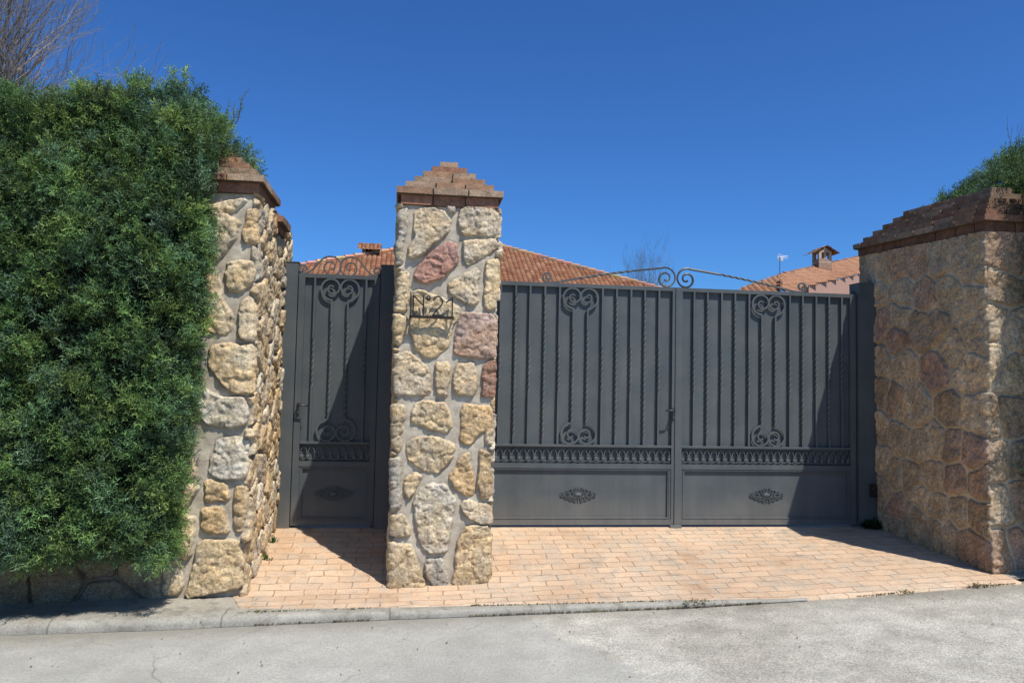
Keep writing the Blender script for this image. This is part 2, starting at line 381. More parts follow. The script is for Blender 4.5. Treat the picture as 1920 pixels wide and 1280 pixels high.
# left pavement between kerb and wall, and the strip at the foot of the right pier
tag(sheet('pavement', np.concatenate([[-30, -12, -7], np.arange(-6, -3.2, 0.05)]), lambda x: kerb_y(x)+0.06, f(-0.9), 24,
          lambda X, Y: ground_z(X, Y)+(fbm(X*4, Y*4, 2)-.5)*.012, SLAB), kind='structure')
tag(sheet('pavement', np.concatenate([np.arange(1.9, 3, 0.05), [5, 8, 12, 30]]), lambda x: kerb_y(x)+0.10, f(-1.2), 16,
          lambda X, Y: ground_z(X, Y)+0.002+(fbm(X*4, Y*4, 2)-.5)*.012, SLAB), kind='structure')

# ------------------------------------------------------------------ masonry
PAL = {'b': (.65, .53, .37), 'y': (.67, .525, .33), 'g': (.52, .46, .365), 'p': (.45, .25, .19), 'q': (.52, .365, .28), 'r': (.40, .225, .15),
       'o': (.61, .44, .245), 'w': (.68, .60, .47), 'k': (.44, .335, .225), 'm': (.48, .345, .245), 'n': (.36, .27, .19), 'l': (.56, .46, .33)}
MORT = (.55, .49, .395)
def poly_sd(S, Z, P):
    P = np.array(P); n = len(P); d = np.full(S.shape, 9.0); ins = np.zeros(S.shape, bool)
    for i in range(n):
        a = P[i]; b = P[(i+1) % n]; e = b-a; L = e@e+1e-12
        t = np.clip(((S-a[0])*e[0]+(Z-a[1])*e[1])/L, 0, 1)
        d = np.minimum(d, np.hypot(S-a[0]-t*e[0], Z-a[1]-t*e[1]))
        c = (a[1] > Z) != (b[1] > Z)
        xi = a[0]+(Z-a[1])*e[0]/(e[1] if abs(e[1]) > 1e-9 else 1e-9); ins ^= c & (S < xi)
    return np.where(ins, d, -d)
def chaikin(P):
    P = [np.array(p) for p in P]; Q = []
    for i in range(len(P)):
        a, b = P[i], P[(i+1) % len(P)]; Q += [a*.87+b*.13, a*.13+b*.87]
    return Q
def masonry(name, parent, path, z0, z1, ds, polys=(), seeds=(), gap=0.012, keys='bygyowb', relief=(.016, .034), warp=1.0,
            shift=None, top=None, bot=None, tone=(1, 1, 1), closed=False, r=0.022, seed=1, softness=1.0, shade_s=None, side_tone=None, mgain=1.0):
    """rubble facing wrapped along a plan path (outward normal on its right); stones given as outlines or as centres in (s, z)"""
    rg = np.random.default_rng(seed)
    P = [np.array(p, float) for p in path]; seg = [np.linalg.norm(P[i+1]-P[i]) for i in range(len(P)-1)]; L = sum(seg)
    cum = np.concatenate([[0], np.cumsum(seg)]); PP = np.array(P)
    S1 = np.arange(0, L+ds*.5, ds); Z1 = np.arange(z0, z1+ds*.5, ds); ns, nz = len(S1), len(Z1)
    def at_s(s): return np.stack([np.interp(s, cum, PP[:, 0]), np.interp(s, cum, PP[:, 1])], -1)
    ks = np.linspace(-r, r, 9); B = sum(at_s(np.clip(S1+k, 0, L)) for k in ks)/9
    T = at_s(np.clip(S1+r, 0, L))-at_s(np.clip(S1-r, 0, L)); T /= np.linalg.norm(T, axis=1)[:, None]+1e-9
    Nn = np.stack([T[:, 1], -T[:, 0]], -1)
    S, Z = np.meshgrid(S1, Z1, indexing='ij')
    ox = rg.random()*90
    Sw = S+((fbm(S*11+ox, Z*11, 0, 3)-.5)*.030+(fbm(S*38+ox, Z*38, 3, 2)-.5)*.010)*warp
    Zw = Z+((fbm(S*11+ox+40, Z*11, 1, 3)-.5)*.030+(fbm(S*38+ox+9, Z*38, 2, 2)-.5)*.010)*warp
    sd = np.full(S.shape, -0.05); idm = np.zeros(S.shape, int); cols = [MORT]; hts = [0]; tilt = [(0, 0, 0, 0)]
    for c, p in polys:
        q = np.array(chaikin(p)); lo = q.min(0)-.06; hi = q.max(0)+.06
        i0, i1 = np.searchsorted(S1, [lo[0], hi[0]]); j0, j1 = np.searchsorted(Z1, [lo[1], hi[1]])
        if i1-i0 < 2 or j1-j0 < 2: continue
        d = poly_sd(Sw[i0:i1, j0:j1], Zw[i0:i1, j0:j1], q)+.005
        m = d > sd[i0:i1, j0:j1]; k = len(cols)
        sd[i0:i1, j0:j1][m] = d[m]; idm[i0:i1, j0:j1][m & (d > -.004)] = k
        cc = np.array(PAL[c])*(1+(rg.random()-.5)*.16); cols.append(tuple(cc)); hts.append(relief[0]+rg.random()*(relief[1]-relief[0]))
        cen = q.mean(0); tilt.append((cen[0], cen[1], (rg.random()-.5)*.10, (rg.random()-.5)*.12))
    sdP = sd.copy()
    for (s0, s1, sl) in seeds:
        sl = np.array(sl); i0, i1 = np.searchsorted(S1, [s0, s1]); sub = (slice(i0, i1), slice(None))
        a, b = Sw[sub], Zw[sub]
        D = np.stack([(a-q[0])**2+(b-q[1])**2 for q in sl]); o = np.argpartition(D, min(5, len(sl)-1), axis=0)[:6]
        Do = np.take_along_axis(D, o, 0); rk = np.argsort(Do, 0); o = np.take_along_axis(o, rk, 0); Do = np.take_along_axis(Do, rk, 0)
        acc = 0; kk = 55.0*softness
        for j in range(1, len(o)):
            sep = np.sqrt((sl[o[j], 0]-sl[o[0], 0])**2+(sl[o[j], 1]-sl[o[0], 1])**2)
            dd = (Do[j]-Do[0])/(2*sep+1e-6); acc = acc+np.exp(-dd*kk)
        dv = -np.log(acc)/kk-gap*(.55+.9*fbm(a*5+ox, b*5, 1, 2))
        dv = np.minimum(dv, -(sdP[sub])-0.010) if len(polys) else dv
        m = (dv > -.03) & (dv > sd[sub])
        k0 = len(cols); s_ = sd[sub]; i_ = idm[sub]; s_[m] = dv[m]; mm = m & (dv > -.004); i_[mm] = o[0][mm]+k0
        for q in sl:
            kx = keys[rg.integers(len(keys))]
            cols.append(tuple(np.array(PAL[kx])*(1+(rg.random()-.5)*.22))); hts.append(relief[0]+rg.random()*(relief[1]-relief[0]))
            tilt.append((q[0], q[1], (rg.random()-.5)*.14, (rg.random()-.5)*.14))
    cols = np.array(cols); hts = np.array(hts); tilt = np.array(tilt)
    prof = sstep(-.001, .0095, sd)**0.8; tl = tilt[idm]
    rough = (fbm(S*34+ox, Z*34, 2, 4)-.5)
    fc = fbm(S*6.5+ox+11, Z*6.5, 0, 2)*7; cr = np.abs(fbm(S*8+ox+11, Z*8+5, 0, 3)-.5); cr2 = np.abs(fbm(S*15+ox, Z*13+55, 1, 2)-.5); facet = (np.minimum(cr, .12)-.06)*.085+(np.minimum(cr2, .12)-.06)*.045
    ridge = 1-np.abs(fbm(S*13+ox+3, Z*13, 1, 3)*2-1)*2.2
    H = prof*(hts[idm]+(S-tl[..., 0])*tl[..., 2]+(Z-tl[..., 1])*tl[..., 3]+rough*.014+facet+sstep(.0, .05, sd)*.003)
    H = np.where(idm > 0, H, 0)+(fbm(S*14+ox, Z*14, 3, 3)-.5)*.007-(sstep(-.012, 0, sd)*(1-prof))*.003
    mcol = np.array(MORT)*(0.84+.32*fbm(S*7, Z*7+ox, 1)[..., None])
    mcol = mcol*(1-.20*sstep(-.010, 0, sd)[..., None])
    mcol = mcol*mgain
    scol = cols[idm]*(0.74+.52*fbm(S*17+ox, Z*17, 0, 5)[..., None])
    warmth = (fbm(S*9+ox+71, Z*9+13, 3, 4)-.5)[..., None]; scol = scol*(1+warmth*np.array([.22, .0, -.42]))
    edge = sstep(0, .006, sd)[..., None]
    col = (mcol*(1-edge)+scol*edge*(1)); col = np.where((idm > 0)[..., None], col, mcol)*np.array(tone)
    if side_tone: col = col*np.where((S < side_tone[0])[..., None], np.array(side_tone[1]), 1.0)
    if shade_s: col = col*(shade_s[1]+(1-shade_s[1])*sstep(shade_s[0]-.1, shade_s[0]+.12, S))[..., None]  # stone short of this s is darkened: the hedge's shade put into the colour
    # grime close to the ground
    zb = Z-z0
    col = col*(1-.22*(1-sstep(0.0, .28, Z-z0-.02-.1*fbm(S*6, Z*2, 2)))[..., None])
    X = B[:, None, 0]+Nn[:, None, 0]*H; Y = B[:, None, 1]+Nn[:, None, 1]*H; ZZ = Z.copy()
    if top is not None: ZZ = z0+(Z-z0)/(z1-z0)*(top(X, Y)-z0)
    if shift is not None: X, Y = shift(X, Y, ZZ)
    V = np.stack([X, Y, ZZ], -1).reshape(-1, 3); col = np.concatenate([col, edge*(idm > 0)[..., None]], -1)
    i, j = np.meshgrid(np.arange(ns-1), np.arange(nz-1), indexing='ij'); a = (i*nz+j).ravel()
    F = np.stack([a, a+nz, a+nz+1, a+1], -1)
    o = mesh_np(name, V, F, STONE, parent, col=col.reshape(-1, 4), smooth=True)
    return o
def scatter(s0, s1, z0, z1, dist, seed, sx=1.0):
    rg = np.random.default_rng(seed); P = []
    for _ in range(4000):
        p = (rg.uniform(s0, s1), rg.uniform(z0, z1)); d = dist*(.75+.5*rg.random())
        if all(((p[0]-q[0])/sx)**2+(p[1]-q[1])**2 > d*d for q in P): P.append(p)
    return P
BT = 1.0
def brick_color(kind):
    r = random.random(); k = random.uniform(.78, 1.18)
    if kind == 'soffit': c = (.36, .19, .12)  # darker red: shade below the overhang is painted into the eave bricks
    else: c = (.43, .275, .175) if r < .5 else ((.49, .36, .25) if r < .82 else (.37, .205, .135))
    return tuple(x*k*BT for x in c)
def brick_course(mb, x0, x1, y0, y1, z0, z1, kind='top', fn=None, bl=.245, depth=.115, core=True):
    j = .0016; g = .009
    def run(a, b, place):
        L = b-a; n = max(1, round(L/bl)); st = L/n; off = random.uniform(-.06, .06) if n > 1 else 0
        cuts = [a]+[a+st*i+off for i in range(1, n)]+[b]
        for i in range(n):
            mb.col = brick_color(kind); place(cuts[i]+g/2*(i > 0), cuts[i+1]-g/2*(i < n-1))
    d = min(depth, (x1-x0)/2-.002, (y1-y0)/2-.002)
    e = lambda: random.uniform(-.004, .004)
    run(x0, x1, lambda a, b: mb.box(a, b, y0+e(), y0+d, z0, z1+e()*.5, j, fn))
    run(x0, x1, lambda a, b: mb.box(a, b, y1-d, y1+e(), z0, z1+e()*.5, j, fn))
    run(y0+d+g, y1-d-g, lambda a, b: mb.box(x0+e(), x0+d, a, b, z0, z1+e()*.5, j, fn))
    run(y0+d+g, y1-d-g, lambda a, b: mb.box(x1-d, x1+e(), a, b, z0, z1+e()*.5, j, fn))
    mb.col = (.15, .115, .085)
    if core: mb.box(x0+.009, x1-.009, y0+.009, y1-.009, z0-.006, z1-.004, 0, fn)
def stepped_coping(parent, x0, x1, y0, y1, zs, n=6, inset=.062, h0=.045, hs=.055, soff=.07, fn=None, lip=.035):
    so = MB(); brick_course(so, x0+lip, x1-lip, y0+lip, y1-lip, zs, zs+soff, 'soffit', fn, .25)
    so.build('eave_course', BRICK, parent, col=True)
    cp = MB(); z = zs+soff+.003
    for k in range(n):
        h = h0 if k == 0 else hs-.006; i = inset*k
        if x1-x0-2*i < .06 or y1-y0-2*i < .06: break
        brick_course(cp, x0+i, x1-i, y0+i, y1-i, z, z+h, 'top', fn)
        z += h+.006
    return cp.build('coping', BRICK, parent, col=True)
def core_box(parent, x0, x1, y0, y1, z0, z1):
    mb = MB(); mb.box(x0, x1, y0, y1, z0, z1); return mb.build('core', MORTAR, parent)
MORTAR = simple('mortar', (.42, .38, .31), .95, .2, 20)

# centre pillar -------------------------------------------------------
CTR = [
("b",[(0.104,2.398),(0.143,2.444),(0.234,2.44),(0.303,2.408),(0.342,2.344),(0.336,2.273),(0.286,2.211),(0.224,2.178),(0.163,2.098),(0.095,2.066),(0.054,2.082),(0.064,2.141),(0.114,2.215),(0.098,2.309)]),
("b",[(0.411,2.432),(0.456,2.464),(0.643,2.47),(0.674,2.397),(0.667,2.253),(0.547,2.253),(0.422,2.259),(0.399,2.323)]),
("g",[(0.319,2.451),(0.382,2.454),(0.378,2.406),(0.35,2.387),(0.326,2.415)]),
("g",[(-0.026,2.397),(0.058,2.431),(0.056,2.271),(0.029,2.175),(0.027,2.022),(-0.013,2.009)]),
("p",[(0.332,2.203),(0.395,2.18),(0.412,2.097),(0.399,2.037),(0.304,1.939),(0.19,1.895),(0.133,1.903),(0.101,1.937),(0.13,2.026),(0.197,2.112)]),
("b",[(0.44,2.212),(0.651,2.234),(0.692,2.194),(0.62,2.13),(0.485,2.035),(0.457,2.04),(0.443,2.123)]),
("b",[(0.532,2.022),(0.562,1.985),(0.547,1.913),(0.551,1.764),(0.494,1.751),(0.412,1.801),(0.353,1.834),(0.332,1.893),(0.396,1.942)]),
("y",[(0.593,2.076),(0.69,2.092),(0.693,1.99),(0.696,1.74),(0.616,1.725),(0.592,1.748),(0.598,1.915)]),
("y",[(-0.024,1.961),(0.074,1.965),(0.076,1.859),(0.068,1.707),(-0.024,1.68)]),
("y",[(0.094,1.825),(0.134,1.85),(0.238,1.818),(0.378,1.764),(0.437,1.719),(0.422,1.66),(0.377,1.599),(0.358,1.458),(0.273,1.374),(0.203,1.372),(0.12,1.44),(0.094,1.567),(0.103,1.708)]),
("q",[(0.449,1.696),(0.669,1.697),(0.684,1.526),(0.685,1.384),(0.505,1.385),(0.394,1.406),(0.391,1.517),(0.417,1.624)]),
("y",[(-0.023,1.669),(0.075,1.666),(0.066,1.543),(0.022,1.449),(-0.025,1.482)]),
("b",[(-0.019,1.391),(0.078,1.42),(0.186,1.343),(0.225,1.291),(0.245,1.11),(0.116,1.1),(-0.014,1.12)]),
("y",[(0.277,1.337),(0.367,1.347),(0.368,1.218),(0.352,1.097),(0.29,1.111),(0.264,1.246)]),
("b",[(0.413,1.333),(0.541,1.356),(0.568,1.223),(0.549,1.108),(0.412,1.12),(0.389,1.219)]),
("r",[(0.609,1.353),(0.684,1.378),(0.689,1.225),(0.693,1.103),(0.594,1.109),(0.598,1.238)]),
("y",[(-0.02,1.045),(0.072,1.039),(0.06,0.881),(0.055,0.761),(0.041,0.709),(-0.021,0.746)]),
("y",[(0.132,1.047),(0.208,1.071),(0.345,1.059),(0.398,0.908),(0.358,0.855),(0.243,0.884),(0.113,0.912),(0.111,0.987)]),
("o",[(0.467,1.053),(0.68,1.042),(0.685,0.897),(0.603,0.858),(0.537,0.774),(0.46,0.789),(0.455,0.932)]),
("y",[(0.632,0.886),(0.686,0.887),(0.689,0.784),(0.633,0.768)]),
("y",[(0.093,0.777),(0.184,0.826),(0.29,0.832),(0.414,0.78),(0.434,0.728),(0.388,0.645),(0.305,0.569),(0.205,0.591),(0.103,0.665),(0.083,0.732)]),
("o",[(0.47,0.691),(0.523,0.718),(0.55,0.601),(0.571,0.429),(0.502,0.413),(0.431,0.473),(0.382,0.555),(0.434,0.615)]),
("o",[(0.592,0.73),(0.676,0.715),(0.694,0.512),(0.687,0.406),(0.619,0.391),(0.587,0.511)]),
("y",[(0.083,0.531),(0.159,0.576),(0.198,0.546),(0.169,0.472),(0.102,0.382),(0.082,0.464)]),
("w",[(0.155,0.42),(0.238,0.494),(0.361,0.503),(0.438,0.406),(0.43,0.271),(0.41,0.167),(0.39,0.034),(0.282,0.012),(0.219,0.049),(0.168,0.212),(0.146,0.36)]),
("b",[(0.496,0.383),(0.549,0.391),(0.702,0.339),(0.707,0.219),(0.601,0.226),(0.514,0.286),(0.481,0.346)]),
("y",[(-0.019,0.286),(0.074,0.294),(0.13,0.197),(0.131,0.138),(-0.016,0.139)]),
("y",[(-0.038,0.102),(0.141,0.087),(0.182,-0.024),(0.241,-0.172),(0.242,-0.223),(-0.031,-0.22)]),
("g",[(0.252,-0.017),(0.369,-0.018),(0.371,-0.099),(0.432,-0.211),(0.414,-0.225),(0.305,-0.224),(0.231,-0.098)]),
("y",[(0.517,0.212),(0.695,0.211),(0.711,-0.228),(0.476,-0.223),(0.433,-0.174),(0.448,-0.055),(0.466,0.108)]),
("g",[(-0.027,0.671),(0.046,0.672),(0.056,0.508),(0.057,0.331),(-0.019,0.301)]),
]
pil = thing('stone_pillar', 'narrow rubble stone pillar with brick stepped cap carrying the house number between the two gates', 'pillar', (-2.06, -.55, -.22))
pw, pd = .70, 1.16
def ctr_shift(X, Y, Z):
    t = (Z+.216)/(2.45+.216); k = 0.955+.055*t
    return -2.062+(X+2.062)*k+(t-.5)*.012, Y
sl = [(s-.71, z) for s, z in scatter(-1.15, -.05, -.3, 2.45, .21, 5)]
# path (s measured from the front left corner): left side, front, right side, back; outward normal on the right
X0, X1, Y0, Y1 = -2.412, -1.712, -1.118, .02
path = [(X0, Y1), (X0, Y0), (X1, Y0), (X1, Y1), (X0, Y1)]
sF = Y1-Y0
polys = [(c, [(sF+s*1.03-.003, z) for s, z in p]) for c, p in CTR]
sd_l = (0, sF+.02, [(s, z) for s, z in scatter(.0, sF-.10, -.25, 2.5, .20, 5)])
sd_r = (sF+.68, sF*2+1.5, [(s, z) for s, z in scatter(sF+.84, 2*sF+1.4, -.25, 2.5, .20, 6)])
masonry('stonework', pil, path, -.30, 2.455, .0062, polys, [sd_l, sd_r], shift=ctr_shift, seed=3, relief=(.012, .024), gap=.012, softness=2.2)
stepped_coping(pil, -2.437, -1.682, -1.165, .085, 2.452, lip=.032)

# left wall ----------------------------------------------------------
LFT = [
("b",[(-0.347,2.35),(-0.203,2.396),(-0.082,2.421),(-0.069,2.403),(-0.14,2.335),(-0.23,2.311),(-0.333,2.3)]),
("b",[(-0.414,2.232),(-0.309,2.301),(-0.2,2.313),(-0.115,2.259),(-0.115,2.17),(-0.178,2.065),(-0.248,1.986),(-0.403,1.955)]),
("o",[(-0.073,2.338),(0.031,2.356),(0.035,2.254),(0.034,2.1),(-0.064,2.109),(-0.084,2.146),(-0.082,2.248)]),
("y",[(-0.181,1.983),(-0.017,1.996),(0.011,1.895),(-0.035,1.811),(-0.107,1.777),(-0.174,1.781),(-0.196,1.9)]),
("y",[(-0.436,1.878),(-0.244,1.885),(-0.204,1.786),(-0.195,1.71),(-0.125,1.612),(-0.134,1.524),(-0.18,1.482),(-0.314,1.506),(-0.424,1.565)]),
("b",[(-0.081,1.727),(-0.015,1.767),(0.025,1.68),(0.029,1.566),(0.003,1.44),(-0.077,1.475),(-0.089,1.613)]),
("y",[(-0.274,1.407),(-0.154,1.433),(0.009,1.43),(0.027,1.264),(0.021,1.101),(-0.093,1.093),(-0.205,1.172),(-0.281,1.282)]),
("w",[(-0.402,1.089),(-0.297,1.112),(-0.176,1.073),(-0.042,1.082),(-0.006,1.014),(-0.009,0.903),(-0.141,0.866),(-0.262,0.885),(-0.398,0.979)]),
("w",[(-0.211,0.79),(-0.099,0.819),(0.006,0.793),(0.007,0.641),(-0.002,0.538),(-0.155,0.53),(-0.249,0.564),(-0.255,0.653),(-0.222,0.721)]),
("o",[(-0.273,0.509),(-0.234,0.53),(-0.134,0.503),(-0.11,0.387),(-0.275,0.383)]),
("o",[(-0.08,0.483),(0.009,0.483),(0.012,0.34),(-0.009,0.183),(-0.062,0.183),(-0.081,0.339)]),
("o",[(-0.292,0.326),(-0.254,0.346),(-0.141,0.339),(-0.095,0.176),(-0.247,0.183),(-0.289,0.231)]),
("y",[(-0.298,0.13),(-0.027,0.138),(-0.002,-0.014),(-0.002,-0.176),(-0.192,-0.221),(-0.374,-0.239),(-0.33,-0.052)]),
("y",[(-0.431,0.502),(-0.312,0.489),(-0.336,0.421),(-0.398,0.339),(-0.451,0.353)]),
("y",[(-0.422,0.299),(-0.33,0.278),(-0.34,0.042),(-0.384,-0.011),(-0.465,0.07)]),
("b",[(-0.512,-0.037),(-0.407,-0.065),(-0.384,-0.159),(-0.414,-0.225),(-0.517,-0.224)]),
("y",[(-0.571,0.745),(-0.347,0.706),(-0.327,0.529),(-0.562,0.528)]),
]
lw = thing('stone_wall', 'rubble stone wall and pier with brick cap half hidden behind the tall green hedge', 'stone wall', (-4.1, -.6, -.24))
XL, YF = -3.37, -1.20
path = [(-8.5, YF+.06), (-4.2, YF+.04), (XL, YF), (XL, .32)]
sc0 = 4.3+math.hypot(.83, .04)+.0005
polys = [(c, [(sc0+s, z) for s, z in p]) for c, p in LFT]
sL = (0, sc0-.40, [(s, z) for s, z in scatter(.0, sc0-.60, -.35, 2.5, .27, 8)])
sS = (sc0-.02, sc0+1.6, [(s, z) for s, z in scatter(sc0+.10, sc0+1.55, -.3, 2.5, .185, 9)])
def lw_shift(X, Y, Z):
    t = sstep(-4.3, -3.6, X)
    return X+(.010-.012*(Z/2.4))*t, Y
masonry('stonework', lw, path, -.42, 2.455, .0072, polys, [sL, sS], shift=lw_shift, seed=12, relief=(.012, .030), gap=.009, keys='byoybyw', softness=2.5, shade_s=(sc0-.55, .50))
stepped_coping(lw, -4.05, -3.325, -1.25, -.50, 2.455)
cp = MB()
brick_course(cp, -3.95, -3.335, -.50, -.13, 2.345, 2.40, 'soffit'); brick_course(cp, -3.97, -3.30, -.535, -.11, 2.403, 2.452); brick_course(cp, -3.9, -3.36, -.47, -.17, 2.458, 2.50)
cp.build('low_coping', BRICK, lw, col=True)
core_box(lw, -8.5, -3.40, -1.10, -.70, -.4, 2.35); core_box(lw, -3.95, -3.40, -.72, .30, -.4, 2.33)

# right wall ---------------------------------------------------------
RT = [(0.03,2.337),(-0.154,2.301),(-0.361,2.327),(-0.6,2.327),(-0.889,2.299),(-1.167,2.304),(-1.332,2.309),(-0.069,2.116),(-0.419,2.093),(-0.737,2.064),(-0.976,2.043),(-1.208,1.882),(-0.116,1.837),(-0.371,1.873),(-0.338,1.669),(-0.663,1.758),(-0.881,1.776),(-1.057,1.602),(-0.113,1.469),(-0.426,1.441),(-0.849,1.396),(-1.223,1.388),(-1.298,1.726),(-0.094,1.235),(-0.301,1.161),(-0.437,1.08),(-0.626,1.112),(-0.999,1.103),(-1.275,1.078),(-0.074,0.887),(-0.374,0.847),(-0.621,0.773),(-0.827,0.84),(-1.032,0.82),(-1.235,0.802),(-0.104,0.62),(-0.262,0.504),(-0.532,0.497),(-0.796,0.544),(-1.076,0.558),(-1.322,0.554),(-0.643,0.369),(-0.133,0.357),(-0.29,0.229),(-0.858,0.312),(-1.096,0.315),(-1.307,0.331),(-0.584,0.166),(-0.983,0.115),(-1.223,0.094),(-0.829,0.104),(-0.288,0.044)]
RF = [(2.056,2.3),(1.982,2.039),(1.917,1.781),(2.099,1.723),(2.059,1.404),(1.904,1.479),(1.897,1.051),(2.036,1.069),(1.944,0.755),(2.117,0.756),(1.973,0.412),(2.112,0.459),(1.967,0.087),(2.106,0.117)]
rw = thing('stone_wall', 'shaded rubble stone wall with dark stepped brick cap at the right end of the driveway', 'stone wall', (2.2, -.6, -.1))
XR, YR = 1.87, -1.42
path = [(XR, .22), (XR, YR), (8.5, YR)]
sC = .22-YR
ss = [(.22-y, z) for y, z in RT]+[(.22-y, z) for y, z in [(.12, 1.9), (.14, 1.5), (.13, 1.1), (.15, .7), (.12, .3), (.1, 2.3)]]
sf = [(sC+x-XR, z) for x, z in RF]+[(sC+s, z) for s, z in scatter(.40, 6.6, -.2, 2.45, .26, 10)]
rtop = lambda X, Y: 2.475+np.minimum(0, (Y-.2))*.045
masonry('stonework', rw, path, -.30, 2.475, .0072, [], [(0, sC+.005, ss), (sC+.005, 9, sf)], seed=21, relief=(.007, .016), gap=.011, mgain=1.12, keys='klmllbklqlmk', top=rtop, tone=(.95, .90, .84), shade_s=None, side_tone=(sC-.015, (1.16, 1.13, 1.06)), warp=1.5, softness=2.2)  # same stone all round; side face colour lifted to make up for its shade
shear = lambda p: (p[0], p[1], p[2]+min(0, (p[1]-.2))*.045)
BT = .72  # right cap bricks toned down: part of their shade is in the colour
stepped_coping(rw, 1.825, 2.62, -1.47, .27, 2.475, fn=shear)
core_box(rw, 1.90, 2.6, -1.38, .18, -.3, 2.36); core_box(rw, 2.6, 8.5, -1.38, -1.0, -.3, 2.36)

# ------------------------------------------------------------------ gates
def spiral(cx, cz, a0, turns, r0, r1, n=44, sgn=1):
    P = []
    for i in range(n+1):
        t = i/n; a = a0+sgn*turns*2*math.pi*t; r = r0*(r1/r0)**t
        P.append((cx+r*math.cos(a), cz+r*math.sin(a)))
    return P
BS = .0165
def twist_full(L0, L1, pitch=.20): return lambda l: 0 if l < L0 else (min(l, L1)-L0)*2*math.pi/pitch
def vbar(parent, x, z0, z1, mode, y, name='bar'):
    mb = MB(); n = int((z1-z0)/.0075); pts = [(x, z0+(z1-z0)*i/n) for i in range(n+1)]; L = z1-z0
    # twist ranges end on a whole turn so that the plain ends stay square on
    if mode == 'mid': a, b = L*.335, L*.335+.2*round(L*.36/.2)
    else: a, b = L*.055, L*.055+.2*round(L*.90/.2)
    mb.bar(pts, BS, BS, y, twist_full(a, b)); return mb.build(name, PAINT, parent)
def scroll_pair(parent, xc, half, zt, zb, y):
    "two twisted bars whose ends curl outward into facing scrolls"
    for s in (-1, 1):
        mb = MB(); x = xc+s*half
        z1 = zt-.182; z0 = zb+.182; n = int((z1-z0)/.0075); L = z1-z0
        mb.bar([(x, z0+L*i/n) for i in range(n+1)], BS, BS, y, twist_full(.02, .02+.2*round((L-.04)/.2-.3)))
        for (zz, d) in ((z1, 1), (z0, -1)):
            cz = zz+d*.102; Q = []
            for i in range(61):
                t = i/60; a = 1.66*2*math.pi*t; r = .092*(1-t)+.010
                Q.append((x+s*r*math.sin(a), cz-d*r*math.cos(a)))
            mb.bar([(x, zz-d*.006)]+Q, .0165, .012, y+s*.0008, None, lambda t: 1.12-.35*t)
        mb.build('scroll_bar', PAINT, parent)
def ornament_band(parent, x0, x1, z0, z1, y):
    mb = MB(); H = z1-z0; n = max(1, round((x1-x0)/.0655)); p = (x1-x0)/n; zc = z0+H*.53
    for i in range(n):
        cx = x0+p*(i+.5)
        P = [(cx+p*.46*math.sin(a)*(1-.25*math.cos(a)), zc-H*.02+H*.40*math.cos(a)) for a in [2*math.pi*k/20 for k in range(20)]]
        mb.bar(P, .0075, .009, y-.0006*(i % 2), closed=True)
    for i in range(n+1):
        cx = x0+p*i; cx = min(max(cx, x0+.012), x1-.012)
        mb.box(cx-.014, cx+.014, y-.007, y+.006, zc-.004, zc+.006)
        # hanging bud
        R = []
        for k in range(7):
            t = k/6; r = .017*math.sin(math.pi*(.12+.8*t))**.8; z = zc-.010-t*.046
            R.append([(cx+r*math.cos(a), y+r*.55*math.sin(a), z) for a in [2*math.pi*q/8 for q in range(8)]])
        mb.rings(R)
    m = max(1, n//2); q = (x1-x0)/m
    for i in range(m):
        P = [(x0+q*(i+k/12), z0+.006+.016*math.sin(math.pi*k/12)) for k in range(13)]
        mb.bar(P, .006, .008, y+.0012)
    mb.box(x0, x1, y+.006, y+.009, z0+.001, z0+.006)
    return mb.build('ornament_band', PAINT, parent)
def emblem(parent, cx, cz, y):
    mb = MB(); w_, h_ = .155, .058
    def ell(a, b, n, wd, dp, yy):
        mb.bar([(cx+a*math.cos(2*math.pi*k/n), cz+b*math.sin(2*math.pi*k/n)) for k in range(n)], wd, dp, yy, closed=True)
    ell(.043, .028, 24, .006, .012, y)
    R = []
    for k in range(6):
        t = k/5; r = math.cos(t*math.pi/2*.98); R.append([(cx+.034*r*math.cos(a), y-.010*math.sin(t*math.pi/2)-.001, cz+.020*r*math.sin(a)) for a in [2*math.pi*q/16 for q in range(16)]])
    mb.rings(R)
    for s in (-1, 1):
        for d in (-1, 1):
            for (dx, dz, r, a0, tn) in ((.052, .030, .016, 3.4, 1.1), (.082, .017, .014, 3.0, 1.15), (.108, .016, .012, 2.7, 1.1), (.072, .003, .012, .3, 1.0), (.030, .040, .013, 2.2, 1.1), (.128, .004, .012, 2.6, 1.0)):
                P = spiral(0, 0, a0, tn, r, .003, 14)
                mb.bar([(cx+s*(dx+px), cz+d*(dz+pz)) for px, pz in P], .0055, .010, y-random.random()*.002, None, lambda t: 1.2-.5*t)
            P = [(cx+s*(.02+.135*t), cz+d*(.052*(1-t)**.8+.004+.006*math.sin(t*22))) for t in [k/16 for k in range(17)]]
            mb.bar(P, .0055, .009, y)
    for s in (-1, 1):
        mb.box(cx-.005, cx+.005, y-.006, y+.004, cz+s*.05-.008, cz+s*.05+.008)
        mb.box(cx+s*.150-.008, cx+s*.150+.008, y-.005, y+.004, cz-.004, cz+.004)
    return mb.build('emblem', PAINT, parent)
